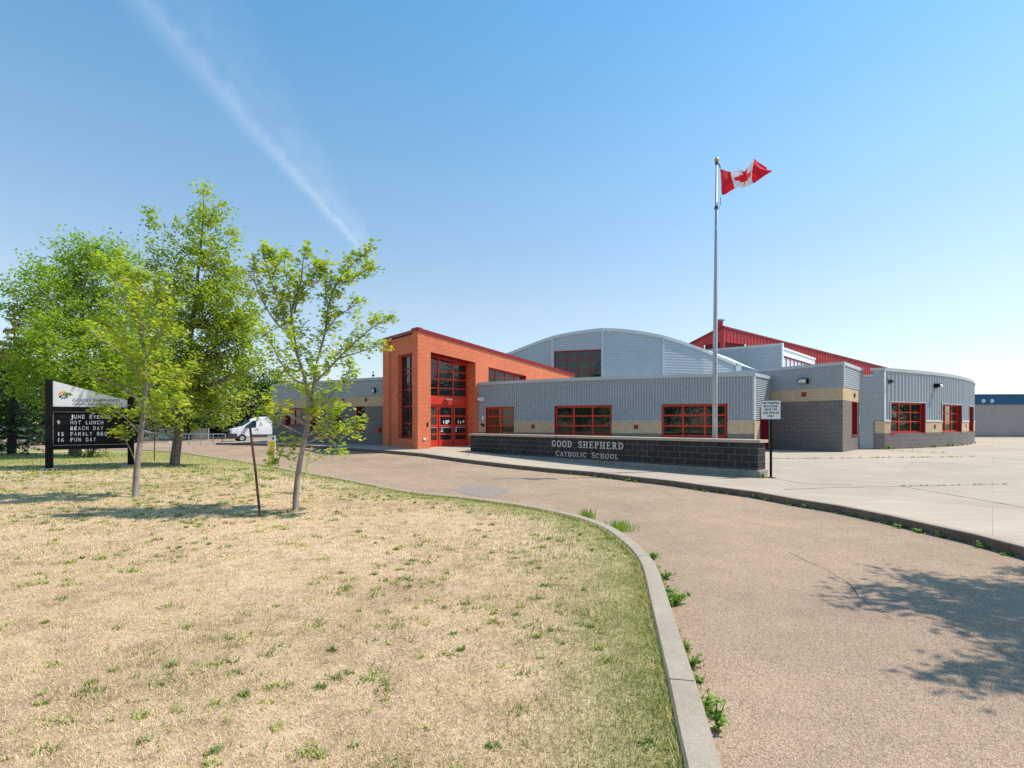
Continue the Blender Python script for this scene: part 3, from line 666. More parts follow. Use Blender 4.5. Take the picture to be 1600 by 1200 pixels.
for a, c in zip(segs[::2], segs[1::2]): mb = MB(); sweep(mb, CW, a, c, [(.036, zb1-.01), (.06, zb1-.01), (.06, zb1+.035), (-.02, zb1+.05)]); mb.build('siding_trim', M_white, sch)
mb = MB(); sweep(mb, CW, 0, .1, [(.05, zb1+.04), (.05, ZM-.13), (-.02, ZM-.13), (-.02, zb1+.04)]); mb.build('corner_trim', M_white, sch)
for (a, c), nc in zip(cwins, (3, 3, 2)): window(sch, CW, a, c, cz0, cz1, nc, [.37, .68], rec=.16, bar=.07)
for a, c in cwins:
    mb = MB(); o, u, n_, w = frame_of(CW, a-.05, c+.05); mb.box(o, u, n_, 0, w, .03, .06, cz1, cz1+.05); mb.box(o, u, n_, 0, .05, .03, .055, zb1, cz1); mb.box(o, u, n_, w-.05, w, .03, .055, zb1, cz1); mb.build('window_trim', M_flash, sch)
vent(CW, 1459.4, 666.5); vent(CW, 1508.3, 665.5, .18)
# left wing
LW = Path([(-16.4, 35.3), (-14.8, 34.2), (-13, 33.05), (-11.5, 32.1), (-10, 31.15), (-8.6, 30.3), (-7.0, 29.45)])
lw = [(557, 569.5), (522.5, 534), (485, 497), (446, 470)]; ls = [win_span(LW, a, c) for a, c in lw[::-1]]
lh = [(a, c, 1.34 if i else 1.6, 2.74) for i, (a, c) in enumerate(ls)]
wall('block_wall', LW, 0, LW.L, -.2, m0, M_block, sch, None, lh); wall('brick_band', LW, 0, LW.L, m0, m1, M_beige, sch, None, (), .004)
wall('lapped_siding', LW, 0, LW.L, m1, ZM-.1, M_side, sch, 'h', (), .01, .085, .015); coping(LW, 0, LW.L, ZM, sch, .13, out=.06)
for i, (a, c) in enumerate(ls): window(sch, LW, a, c, 1.34 if i else 1.6, 2.74, 1 if i else 2, [.5], rec=.16, bar=.07, mf=M_dred)
vent(LW, 537, 625.5, .18); vent(LW, 572, 624.5, .18)
LWe = Path([(-17.5, 49), (-16.4, 35.3)]); wall('end_wall', LWe, 0, LWe.L, -.2, ZM-.1, M_side, sch, 'h', (), 0, .085, .015); coping(LWe, 0, LWe.L, ZM, sch, .13)
# flat roofs
def flat(pts, z, name='flat_roof'):
    mb = MB(); mb.face([(p[0], p[1], z) for p in pts]); mb.build(name, M_flash, sch)
flat([p for p in FW.p]+[E1, Vector((9, 30)), Vector((2.2, 35))], ZF-.45)
flat([MBk.p[0], B1, B2, B3]+CW.p[1:]+[Vector((40, 60)), Vector((6, 60)), Vector((2, 38))], 3.55)
flat([p for p in LW.p]+[Vector((-2, 36)), Vector((-5, 49)), Vector((-17.5, 49))], 3.8)
# arched hall
ar = [(-3.6, 41.8, 6.3), (.15, 40, 7.22), (3.06, 38, 8.08), (6.47, 37, 8.43), (11.04, 37.7, 8.01), (14.37, 38.7, 7.2), (17.56, 40.2, 6.27)]
AR = Path([(a, c) for a, c, _ in ar]); sa = AR.c; za_ = [z for *_, z in ar]
coef = np.polyfit(sa, za_, 4); zA = lambda t: float(np.polyval(coef, t))
aw0, aw1 = AR.px(866), AR.px(940.5); ah = [(aw0, aw1, 4.2, 7.05)]
wall('lapped_siding', AR, 0, AR.L, 3, zA, M_side, sch, 'h', ah, 0, .2, .016)
window(sch, AR, aw0, aw1, 4.2, 7.05, 4, [.28, .50, .77], rec=.12, bar=.07, mf=M_dred, sill=False)
xd = Vector((.63, .777)); mb = MB()
sweep(mb, AR, 0, AR.L, [(.09, lambda t: zA(t)-.1), (.09, lambda t: zA(t)+.13), (-.2, lambda t: zA(t)+.13), (-.2, lambda t: zA(t)-.1)], step=.6)
p = AR.p[-1]; mb.box(p, (AR.p[-1]-AR.p[-2]).normalized(), AR.n(AR.L), -.25, .35, -.2, .09, 5.6, zA(AR.L)+.12)
mb.build('arch_fascia', M_flash, sch)
for t in [AR.c[2]-.1, AR.c[3], AR.c[4]]: mb = MB(); q = AR.at(t); mb.box(q, (AR.at(t+.3)-AR.at(t-.3)).normalized(), AR.n(t), -.07, .07, 0, .045, 3.5, zA(t)-.05); mb.build('panel_joint', M_flash, sch)
mb = MB(); ts = np.linspace(0, AR.L, 40)
for a, c in zip(ts, ts[1:]):
    p, q = AR.at(a), AR.at(c); p2, q2 = p+xd*6.3, q+xd*6.3; mb.face([(p.x, p.y, zA(a)+.1), (q.x, q.y, zA(c)+.1), (q2.x, q2.y, zA(c)+.1), (p2.x, p2.y, zA(a)+.1)])
mb.build('arched_roof', M_white, sch, True)
# clerestory box
K1, K2, K3 = Vector((19.0, 48.4)), Vector((23.5, 45)), Vector((31, 52.8)); KF = Path([K1-(K2-K1).normalized()*3, K2]); KS = Path([K2, K3])
wall('lapped_siding', KF, 0, KF.L, 3, 8.7, M_side, sch, 'h', (), 0, .2, .03); coping(KF, 0, KF.L, 8.72, sch, .2, out=.08)
kh = [(.5, KS.L-.9, 4, 7.72)]; wall('clerestory_wall', KS, 0, KS.L, 3, 8.35, M_white, sch, None, kh); coping(KS, .3, KS.L, 8.4, sch, .14, out=.08, mat=M_white)
coping(KS, 0, .3, 8.74, sch, 2.2, out=.1, mat=M_white, name='corner_trim')
kw = window(sch, KS, .5, KS.L-.9, 4, 7.72, 8, [.62], rec=.08, bar=.13, mf=M_dred, sill=False); kw.children[0].data.materials[0] = simple('pale_reflection_pane', (.62, .6, .66), .25, 0, .1)  # pale reflection in the clerestory glass is put into the pane colour
# red hall
R0, R1, R2 = Vector((19.6, 66)), Vector((23.7, 58)), Vector((58, 77)); RL, RR = Path([R0, R1]), Path([R1, R2])
zRL = lambda t: 10.3+(12.6-10.3)*t/RL.L; zRR = lambda t: 12.6-(12.6-9.45)*t/RR.L
wall('red_wall', RL, 0, RL.L, 3, zRL, M_redroof, sch, None, [(RL.px(1100), RL.L-.4, 5, 10.9)]); wall('red_wall', RR, 0, RR.L, 3, zRR, M_redroof, sch, 'v', [(.3, RR.px(1165), 5, 10.9)], 0, .6, .05)
mb = MB(); sweep(mb, RL, 0, RL.L, [(.1, lambda t: zRL(t)-.1), (.1, lambda t: zRL(t)+.12), (-.3, lambda t: zRL(t)+.12), (-.3, lambda t: zRL(t)-.1)]); sweep(mb, RR, 0, RR.L, [(.12, lambda t: zRR(t)-.1), (.12, lambda t: zRR(t)+.12), (-.3, lambda t: zRR(t)+.12), (-.3, lambda t: zRR(t)-.1)], step=4)
mb.build('roof_edge', M_dred, sch)
mb = MB()
for P, a, c in ((RL, RL.px(1100), RL.L-.4), (RR, .3, RR.px(1165))):
    o, u, n_, w = frame_of(P, a, c)
    mb.box(o, u, n_, 0, w, -.3, -.2, 4.9, 11.0)
    for k in range(22): mb.box(o, u, n_, 0, w, -.2, -.1, 8.6+k*.11, 8.64+k*.11)
mb.build('louvre', M_dred, sch)
ch = MB(); c_ = Wp(1125.5, 505, 60); ch.lathe((c_.x, c_.y, 11), [(.3, 0), (.3, 2.55), (.28, 2.62)], 16); co_ = ch.build('chimney', M_redroof, sch, True)
ch = MB(); ch.lathe((c_.x, c_.y, 13.72), [(.48, 0), (.5, .04), (.15, .2), (0, .22)], 16); ch.lathe((c_.x, c_.y, 13.6), [(.26, 0), (.26, .14)], 8); ch.build('chimney_cap', M_galv, co_)

# wall fixtures
def wall_lamp(P, X, y, label, w=.42, h=.2, d=.22, off=.03, flood=False):
    t = P.px(X); p = P.at(t)+P.n(t)*off; z = pxz(P, X, y); u = Vector((-P.n(t).y, P.n(t).x)); n_ = P.n(t)
    e = empty('wall_lamp', (p.x, p.y, z-h/2), label, 'wall lamp'); mb = MB()
    a = lambda s_, d_, z_: (p.x+u.x*s_+n_.x*d_, p.y+u.y*s_+n_.y*d_, z_)
    mb.hexa([a(-w/2, d, z-h*.3), a(w/2, d, z-h*.3), a(w/2, 0, z-h/2), a(-w/2, 0, z-h/2), a(-w/2, d*.8, z+h/2), a(w/2, d*.8, z+h/2), a(w/2, 0, z+h/2), a(-w/2, 0, z+h/2)]); mb.build('housing', M_black, e)
    mb = MB(); mb.hexa([a(-w*.4, d+.012, z-h*.28), a(w*.4, d+.012, z-h*.28), a(w*.4, d*.5, z-h*.42), a(-w*.4, d*.5, z-h*.42), a(-w*.4, d*.85, z+h*.34), a(w*.4, d*.85, z+h*.34), a(w*.4, d*.6, z+h*.34), a(-w*.4, d*.6, z+h*.34)]); mb.build('lens', M_lens, e)
    return e
wall_lamp(MBk, 1257, 596, 'black wall pack lamp above the red vent on the grey block volume', .42, .24)
wall_lamp(CW, 1460, 603, 'flood lamp high on the curved grey wing between its windows', .34, .22, .3)
wall_lamp(LW, 586, 610.5, 'small dark wall lamp on grey siding left of the brick entrance', .2, .3, .16)
def fixture(name, P, X, y, label, cat, w, h, d, mat, off=.035):
    t = P.px(X); p = P.at(t)+P.n(t)*off; z = pxz(P, X, y); u = Vector((-P.n(t).y, P.n(t).x)); mb = MB()
    mb.box(p, u, P.n(t), -w/2, w/2, 0, d*.6, z-h/2, z+h/2); mb.box(p, u, P.n(t), -w*.35, w*.35, d*.6, d, z-h*.35, z+h*.3); mb.box(p, u, P.n(t), -w*.12, w*.12, 0, d*.4, z-h*.7, z-h/2)
    return tag(mb.build(name, mat), label, cat)
fixture('security_camera', FW, 754, 624, 'white security camera high on ribbed wall beside the entrance', 'camera', .26, .2, .3, M_white)
fixture('notice_box', FW, 755.5, 653.5, 'small white sign box below the security camera', 'box', .16, .2, .06, M_white)
fixture('power_socket', FW, 753.5, 663, 'small black socket box left on the beige brick strip by the entrance', 'socket', .09, .09, .07, M_black, .04)
fixture('intercom', FW, 756.5, 664.5, 'dark intercom with dangling cable right of the black socket box', 'intercom', .1, .12, .08, M_black, .04)
fixture('siren', CW, 1388, 596, 'round dark siren near the left edge of the curved wing', 'siren', .16, .16, .18, M_plastic)
fixture('hose_connection', LW, 593.5, 671.5, 'red fire hose connection beside the brick entrance corner', 'fire fitting', .2, .25, .2, M_red, .01)
fixture('call_button', RF, 668, 663, 'pair of small dark buttons on the brick pier left of the doors', 'button', .07, .2, .04, M_black, .0)
fixture('outlet_cover', RF, 663, 686, 'small white outlet cover low on the lit brick pier', 'outlet', .16, .1, .05, M_white, .0)

# ------------------------------------------------------------------ glyphs with serifs
def arc(cx_, cy_, rx, ry, a0, a1, n=12): return [(cx_+rx*math.cos(math.radians(a0+(a1-a0)*k/n)), cy_+ry*math.sin(math.radians(a0+(a1-a0)*k/n))) for k in range(n+1)]
SF = .09
def ser(x, y, w=.17): return [(x-w, y), (x+w, y)]
GL = {  # width, thick strokes, thin strokes
 'G': (.72, [arc(.36, .5, .29, .45, 60, 300)], [arc(.36, .5, .29, .45, 40, 60, 3), [(.6, .66), (.62, .9)], arc(.36, .5, .29, .45, 300, 325, 4), [(.61, .08), (.61, .4)], ser(.58, .4, .15)]),
 'O': (.74, [arc(.37, .5, .29, .45, 0, 360, 24)], []), 'D': (.72, [[(.17, .05), (.17, .95)], arc(.27, .5, .36, .45, -75, 75)], [[(.03, .04), (.34, .04)], [(.03, .96), (.34, .96)]]),
 'S': (.6, [arc(.3, .74, .2, .22, 60, 270, 10)+arc(.3, .27, .22, .24, 90, -120, 10)], [arc(.3, .74, .2, .22, 30, 60, 3), [(.5, .72), (.52, .95)], [(.07, .05), (.08, .3)]]),
 'H': (.8, [[(.18, .04), (.18, .96)], [(.62, .04), (.62, .96)]], [[(.18, .5), (.62, .5)], ser(.18, .04), ser(.18, .96), ser(.62, .04), ser(.62, .96)]),
 'E': (.66, [[(.18, .04), (.18, .96)]], [[(.03, .04), (.58, .04)], [(.03, .96), (.56, .96)], [(.18, .5), (.44, .5)], [(.57, .02), (.6, .24)], [(.55, .98), (.57, .78)], [(.45, .4), (.45, .6)]]),
 'P': (.64, [[(.18, .04), (.18, .96)], arc(.3, .73, .25, .22, -80, 80, 8)], [ser(.18, .04, .18), [(.03, .96), (.36, .96)], [(.18, .5), (.34, .5)]]),
 'R': (.72, [[(.18, .04), (.18, .96)], arc(.3, .73, .24, .22, -80, 80, 8), [(.36, .5), (.62, .04)]], [ser(.18, .04, .16), [(.03, .96), (.36, .96)], [(.18, .5), (.36, .5)], [(.56, .04), (.74, .04)]]),
 'C': (.7, [arc(.36, .5, .29, .45, 55, 305)], [[(.6, .68), (.62, .95)], arc(.36, .5, .29, .45, 30, 55, 3), arc(.36, .5, .29, .45, 305, 330, 3)]),
 'A': (.74, [[(.38, .95), (.62, .04)]], [[(.38, .95), (.14, .04)], [(.22, .35), (.54, .35)], ser(.13, .04, .13), ser(.62, .04, .14)]),
 'T': (.68, [[(.34, .04), (.34, .96)]], [[(.05, .95), (.63, .95)], [(.05, .72), (.05, .97)], [(.63, .72), (.63, .97)], ser(.34, .04)]),
 'L': (.62, [[(.18, .04), (.18, .96)]], [ser(.18, .96), [(.03, .04), (.55, .04)], [(.56, .03), (.58, .28)]]),
 'I': (.38, [[(.19, .04), (.19, .96)]], [ser(.19, .04), ser(.19, .96)]), ' ': (.75, [], [])}
def lettering(mb, text, o, u, n_, s0, z0, h, total, thick=.15, thin=.085, depth=.03, first=1.0, base=.0):
    adv = [GL[c][0]*(first if (i == 0 or text[i-1] == ' ') else 1)+.16 for i, c in enumerate(text)]; sc = total/(sum(adv)-.16); s = s0
    for i, c in enumerate(text):
        hh = h*(first if (i == 0 or text[i-1] == ' ') else 1); k = 0; ws = sc*(first if (i == 0 or text[i-1] == ' ') else 1)
        for lst, wd in ((GL[c][1], thick), (GL[c][2], thin)):
            for pl_ in lst:
                k += 1
                q = [Vector((s+a*ws, z0+b_*hh)) for a, b_ in pl_]; wv = wd*h/2
                L2, R2_ = [], []
                for j in range(len(q)):
                    d = (q[min(j+1, len(q)-1)]-q[max(j-1, 0)]).normalized(); nn = Vector((-d.y, d.x)); L2.append(q[j]+nn*wv); R2_.append(q[j]-nn*wv)
                D = depth+.0004*k
                P3 = lambda v, d_: (o.x+u.x*v.x+n_.x*d_, o.y+u.y*v.x+n_.y*d_, v.y)
                for j in range(len(q)-1):
                    a_, b_, c_2, d_2 = R2_[j], R2_[j+1], L2[j+1], L2[j]
                    mb.face([P3(a_, D), P3(b_, D), P3(c_2, D), P3(d_2, D)]); mb.face([P3(a_, base), P3(b_, base), P3(b_, D), P3(a_, D)]); mb.face([P3(d_2, D), P3(c_2, D), P3(c_2, base), P3(d_2, base)])
                mb.face([P3(L2[0], D), P3(L2[0], base), P3(R2_[0], base), P3(R2_[0], D)]); mb.face([P3(L2[-1], base), P3(L2[-1], D), P3(R2_[-1], D), P3(R2_[-1], base)])
        s += adv[i]*sc

# ------------------------------------------------------------------ low sign wall
SWp = Path([(-1.98, 24.6), (7.15, 15.0)]); sL = SWp.L; th = .56
wn, wu = SWp.n(1), (SWp.p[1]-SWp.p[0]).normalized()
nw = empty('sign_wall', (2.6, 19.8, .2), 'long low wall of dark charcoal blocks with pale stone coping and raised metal lettering', 'wall')
mb = MB(); o = SWp.p[0]; mb.box(o, wu, wn, 0, sL, -th, 0, .36, 1.16); mb.build('block_wall', M_dblock, nw)
mb = MB(); mb.box(o, wu, wn, -.02, sL+.05, -th-.05, .04, -.1, .335)
mb.hexa([(*(o+wu*(-.02)+wn*.04), .335), (*(o+wu*(sL+.05)+wn*.04), .335), (*(o+wu*(sL+.05)-wn*(th+.05)), .335), (*(o+wu*(-.02)-wn*(th+.05)), .335),
         (*(o+wu*0+wn*.002), .362), (*(o+wu*(sL+.004)+wn*.002), .362), (*(o+wu*(sL+.004)-wn*th), .362), (*(o-wn*th), .362)])
mb.build('footing', simple('footing_concrete', (.27, .245, .215), .9, 0, .25, 5), nw)
mb = MB(); k = 9
for i in range(k):
    a, c = -.06+(sL+.13)*i/k, -.06+(sL+.13)*(i+1)/k-.008; mb.box(o, wu, wn, a, c, -th-.06, .06, 1.161, 1.245)
cp = mb.build('coping', M_plaza, nw)
bv = cp.modifiers.new('bevel', 'BEVEL'); bv.width = .01; bv.segments = 2
def ws(px_): return SWp.px(px_)
mb = MB(); s0, s1 = ws(863), ws(974.5); lettering(mb, 'GOOD SHEPHERD', o, wu, wn, s0, .80, .25, s1-s0); mb.build('lettering', M_letter, nw)
mb = MB(); s0, s1 = ws(869), ws(966.5); lettering(mb, 'CATHOLIC SCHOOL', o, wu, wn, s0, .44, .175, s1-s0, first=1.15); mb.build('lettering', M_letter, nw)
# lime bloom streaks below the coping
M_lime = simple('lime_bloom', (.3, .3, .3), .9, 0, .3, 9)

# ------------------------------------------------------------------ flagpole and flag
fx, fy = (1117-800)/FX*16.9, 16.9; fz = float(zkt(fx, fy)); ftop = 10.36
fp = empty('flagpole', (fx, fy, fz), 'tall tapered silver flagpole behind the dark sign wall', 'flagpole')
mb = MB(); mb.tube([(fx, fy, fz), (fx, fy, 3), (fx+.03, fy, 7), (fx+.06, fy, ftop-.12)], [.083, .078, .055, .034], 20); mb.build('pole', M_pole, fp, True)
mb = MB(); mb.lathe((fx, fy, fz), [(.2, 0), (.2, .03), (.12, .08), (.085, .1)], 20); mb.build('base_collar', M_pole, fp, True)
mb = MB(); prof = [(.0001, -.075)]+[(.075*math.cos(a), .075*math.sin(a)) for a in np.linspace(-1.4, 1.4, 10)]+[(.0001, .075)]; mb.lathe((fx+.06, fy, ftop), prof, 18); mb.build('finial_ball', M_gold, fp, True)
mb = MB(); mb.lathe((fx+.06, fy, ftop-.14), [(.05, 0), (.055, .02), (.05, .07), (.02, .08)], 14); mb.tube([(fx+.06, fy, ftop-.1), (fx+.14, fy-.02, ftop-.16), (fx+.17, fy-.02, ftop-.3)], [.02, .02, .012], 6); mb.build('truck', M_plastic, fp)
mb = MB(); mb.tube([(fx+.17, fy-.02, ftop-.2), (fx+.17, fy-.02, ftop-.42)], .006, 5); mb.tube([(fx+.17, fy-.02, ftop-1.2), (fx+.18, fy-.02, ftop-1.45), (fx+.12, fy-.02, ftop-1.6), (fx+.03, fy-.08, ftop-1.55)], .008, 5); mb.tube([(fx+.17, fy-.02, ftop-1.42), (fx+.05, fy-.06, ftop-1.43)], .008, 5)
mb.tube([(fx+.03, fy-.075, ftop-1.5), (fx-.02, fy-.1, 5), (fx-.01, fy-.11, 1.9)], .005, 5); mb.lathe((fx+.04, fy, ftop-1.62), [(.05, 0), (.06, .03), (.05, .1)], 10); mb.build('halyard', M_plastic, fp)
LEAF = [(0, 1), (.09, .83), (.19, .88), (.145, .60), (.27, .72), (.30, .65), (.46, .69), (.41, .53), (.48, .48), (.23, .26), (.265, .16), (.03, .195), (.03, 0)]
LEAF = LEAF+[(-x, y) for x, y in LEAF[::-1]]
def inpoly(x, y, P):
    c = False; j = len(P)-1
    for i in range(len(P)):
        if (P[i][1] > y) != (P[j][1] > y) and x < (P[j][0]-P[i][0])*(y-P[i][1])/(P[j][1]-P[i][1])+P[i][0]: c = not c
        j = i
    return c
FT = [(0, 1125.5, 265), (.22, 1141, 266.5), (.45, 1157, 268), (.6, 1165, 264), (.75, 1173, 254), (.84, 1179, 249.5), (.93, 1189, 254), (1, 1198, 261.5)]
FB = [(0, 1127, 304.5), (.1, 1133, 304), (.22, 1142, 299.5), (.45, 1156, 296), (.6, 1166, 292), (.75, 1178, 286), (.87, 1188, 280), (1, 1198, 275.5)]
def interp(T, a, k):
    xs = [q[0] for q in T]; j = max(i for i in range(len(T)-1) if xs[i] <= a+1e-9); f = (a-xs[j])/(xs[j+1]-xs[j]); v = [q[k] for q in T]
    p0, p1, p2, p3 = v[max(j-1, 0)], v[j], v[j+1], v[min(j+2, len(v)-1)]
    return .5*((2*p1)+(p2-p0)*f+(2*p0-5*p1+4*p2-p3)*f*f+(3*p1-p0-3*p2+p3)*f**3)
def flag_point(a, b_):                                   # a: 0 hoist..1 fly, b: 0 bottom..1 top
    X = interp(FB, a, 1)*(1-b_)+interp(FT, a, 1)*b_; Y = interp(FB, a, 2)*(1-b_)+interp(FT, a, 2)*b_
    y = .17*math.sin(a*8.2+(1-b_)*2.2)*min(1, a*3)+.05*math.sin(a*17+b_*5)*min(1, a*2)
    k = fy/FX
    return ((X-800)*k, fy-.02+y-.15*a, EYE+(HZ-Y)*k)
nx, ny = 180, 90; V = [flag_point(i/nx, j/ny) for j in range(ny+1) for i in range(nx+1)]; Fc = []; Mi = []
for j in range(ny):
    for i in range(nx):
        Fc.append([j*(nx+1)+i, j*(nx+1)+i+1, (j+1)*(nx+1)+i+1, (j+1)*(nx+1)+i]); a = (i+.5)/nx; b_ = (j+.5)/ny
        red = a < .25 or a > .75 or inpoly((a-.5)*2.05, (b_-.1)/.8, LEAF)
        Mi.append(1 if red else 0)
def clothmat(name, col):
    m, nt, b = nodes(name); g = G(nt); c = g.ramp(g.noise(g.co(), 3, 3), [(.3, tuple(v*.93 for v in col)), (.7, col)]); g.l(c, b.inputs['Base Color']); b.inputs['Roughness'].default_value = .8
    tr = g.n('ShaderNodeBsdfTranslucent'); g.l(c, tr.inputs['Color']); mx = g.n('ShaderNodeMixShader'); mx.inputs[0].default_value = .35; g.l(b.outputs[0], mx.inputs[1]); g.l(tr.outputs[0], mx.inputs[2]); g.l(mx.outputs[0], nt.nodes['Material Output'].inputs[0]); return m
me = bpy.data.meshes.new('flag'); me.from_pydata(V, [], Fc); me.polygons.foreach_set('material_index', Mi)
fl = link('flag', me, [clothmat('flag_white', (.85, .86, .88)), clothmat('flag_red', (.75, .015, .03))], None, True)
tag(fl, 'red and white maple leaf flag blowing to the right from the pole top', 'flag')

# ------------------------------------------------------------------ text helper
def text_mesh(name, txt, o, u, z, h, mat, parent, width=None, depth=.004, align='LEFT', bold=0, off=.0, nrm=None):
    cu = bpy.data.curves.new(name, 'FONT'); cu.body = txt; cu.size = 1; cu.extrude = 0; cu.offset = bold; cu.align_x = align
    t = bpy.data.objects.new(name, cu); C.objects.link(t); dg = bpy.context.evaluated_depsgraph_get(); dg.update()
    me = bpy.data.meshes.new_from_object(t.evaluated_get(dg)); bpy.data.objects.remove(t); bpy.data.curves.remove(cu)
    n_ = nrm if nrm is not None else Vector((u.y, -u.x)); xs = [v.co.x for v in me.vertices]; w0_ = max(xs)-min(xs); sx = h/.7 if width is None else width/w0_
    for v in me.vertices:
        a = (v.co.x if align == 'CENTER' else v.co.x-min(xs))*sx; zz = v.co.y*h/.7; v.co = (o.x+u.x*a+n_.x*off, o.y+u.y*a+n_.y*off, z+zz)
    return link(name, me, mat, parent)
# ------------------------------------------------------------------ parking notice on a post
pp = hit(1204.5, 746.5, zkt); ps = empty('parking_sign', pp, 'white parking notice on a thin black post at the right end of the sign wall', 'sign')
mb = MB(); d_ = pp.y; sc_ = FX/d_
mb.box(pp.to_2d(), (1, 0), (0, -1), -.025, .025, -.025, .025, pp.z, EYE+(HZ-628)/sc_); mb.build('post', M_black, ps)
mb = MB(); mb.lathe(pp, [(.14, 0), (.14, .012), (.05, .02), (.0, .02)], 20); mb.build('base_plate', M_rust, ps)
zt_, zb_ = EYE+(HZ-626)/sc_, EYE+(HZ-655)/sc_; pw = 29.5/sc_; ang = math.radians(-6); pu = Vector((math.cos(ang), math.sin(ang))); pn = Vector((pu.y, -pu.x)); pc = pp.to_2d()+pn*.04+pu*(-.02)
mb = MB(); mb.box(pc, pu, pn, -pw/2, pw/2, -.003, .003, zb_, zt_); pl_o = mb.build('plate', M_signwhite, ps)
mb = MB(); e = .012
for a in ((-pw/2, pw/2, zb_, zb_+e), (-pw/2, pw/2, zt_-e, zt_), (-pw/2, -pw/2+e, zb_+e, zt_-e), (pw/2-e, pw/2, zb_+e, zt_-e)): mb.box(pc, pu, pn, a[0], a[1], .003, .006, a[2], a[3])
mb.build('plate_border', M_galv, pl_o)
hh = (zt_-zb_)/5.7
for i, (t_, wf) in enumerate((('NO PARKING', .82), ('BUS ZONE', .68), ('DROP OFF', .64), ('AND PICK-UP', .80), ('ONLY', .34))):
    text_mesh('sign_text', t_, pc, pu, zt_-hh*(i+1.05), hh*.62, M_ink, pl_o, width=pw*wf, align='CENTER', bold=.03, off=.006, nrm=pn)

# ------------------------------------------------------------------ message board sign
a_, b_ = Vector(((77-800)/FX*16.2, 16.2)), Vector(((204.5-800)/FX*17.4, 17.4)); mu = (b_-a_).normalized(); mn = Vector((mu.y, -mu.x)); mw = (b_-a_).length
mz = float(zl(a_.x, a_.y)); ms = empty('message_sign', (a_.x, a_.y, mz), 'black two-post school sign with sloping white header and white letters on a black board', 'sign')
mb = MB(); mb.box(a_, mu, mn, -.09, .09, -.09, .09, mz-.1, 3.11); mb.build('post', M_black, ms)
mb = MB(); mb.box(b_, mu, mn, -.09, .09, -.09, .09, float(zl(b_.x, b_.y))-.1, 2.62); mb.build('post', M_black, ms)
for q in (a_, b_):
    mb = MB(); z_ = float(zl(q.x, q.y)); mb.box(q, mu, mn, -.19, .19, -.19, .19, z_-.03, z_+.035); mb.build('post_footing', M_concrete, ms)
mb = MB(); P3 = lambda s_, d_, z_: (a_.x+mu.x*s_+mn.x*d_, a_.y+mu.y*s_+mn.y*d_, z_); x0, x1 = .09, mw-.09
mb.hexa([P3(x0, .03, 2.26), P3(x1, .03, 2.26), P3(x1, -.03, 2.26), P3(x0, -.03, 2.26), P3(x0, .03, 3.07), P3(x1, .03, 2.50), P3(x1, -.03, 2.50), P3(x0, -.03, 3.07)]); hp = mb.build('header_panel', M_signwhite, ms)
for z0_, z1_ in ((2.115, 2.26), (.9, 1.02)): mb = MB(); mb.box(a_, mu, mn, x0, x1, -.06, .06, z0_, z1_); mb.build('cross_beam', M_black, ms)
mb = MB(); mb.box(a_, mu, mn, x0, x1, -.05, .02, 1.02, 2.115); bo = mb.build('letter_board', M_black, ms)
mb = MB(); e = .012
for q in ((x0, x1, 1.03, 1.03+e), (x0, x1, 2.09, 2.09+e), (x0, x0+e, 1.03+e, 2.09), (x1-e, x1, 1.03+e, 2.09)): mb.box(a_, mu, mn, q[0], q[1], .02, .03, q[2], q[3])
mb.build('board_trim', M_galv, bo)
mb = MB()
for k in range(1, 6): mb.box(a_, mu, mn, x0+e, x1-e, .02, .024, 1.03+k*.18-.004, 1.03+k*.18)
mb.build('letter_rail', M_plastic, bo)
def mono(st, o1, z, per):
    V_, F_ = [], []
    for i, ch in enumerate(st):
        if ch == ' ': continue
        t = text_mesh('tmp', ch, o1+mu*(i*per+(.02 if ch in '1I' else 0)), mu, z, .118 if ch != 'J' else .118, M_signwhite, None, width=.066 if ch not in '1I' else .03, bold=.025, off=.028, nrm=mn); k = len(V_)
        V_ += [tuple(v.co) for v in t.data.vertices]; F_ += [[k+j for j in p.vertices] for p in t.data.polygons]; bpy.data.objects.remove(t)
    me = bpy.data.meshes.new('board_letters'); me.from_pydata(V_, [], F_); link('board_letters', me, M_signwhite, bo)
def mline(i, num, txt):
    z = 1.865-i*.184+.02
    o1 = a_+mu*(x0+.42)
    per = .0945
    for s_, st in ((0, txt),):
        mono(st, o1, z, per)
    if num: mono(num, a_+mu*(x0+.1), z, per)
for i, (n1, t1) in enumerate(((None, 'JUNE EVENTS'), ('9', 'HOT LUNCH'), (None, 'BEACH DAY'), ('15', 'FAMILY BBQ'), ('16', 'FUN DAY'))): mline(i, n1, t1)
text_mesh('header_text', 'GOOD SHEPHERD', a_+mu*(x0+.47), mu, 2.43, .10, M_ink, hp, width=1.2, bold=0, off=.034, nrm=mn)
text_mesh('header_text', 'Catholic Elementary School', a_+mu*(x0+.47), mu, 2.325, .062, M_ink, hp, width=1.15, off=.034, nrm=mn)
def shape(mb, pts, d): mb.face([P3(s_, d, z_) for s_, z_ in pts])
cx0, cz = x0+.25, 2.62; mb = MB(); ring = arc(cx0, cz, .13, .13, 10, 185, 14)+arc(cx0, cz, .075, .07, 185, 10, 14); shape(mb, ring, .032); mb.build('emblem', M_orange, hp)
mb = MB(); shape(mb, arc(cx0+.13, cz+.02, .1, .028, 0, 360, 12), .0335); shape(mb, arc(cx0+.1, cz+.065, .1, .02, 0, 360, 12), .034); mb.build('emblem', M_greenink, hp)
mb = MB(); shape(mb, [(cx0-.12, cz-.05), (cx0, cz+.05), (cx0+.12, cz-.05), (cx0+.05, cz-.11), (cx0-.05, cz-.11)], .0332)
mb.build('emblem', M_ink, hp)
mb = MB()
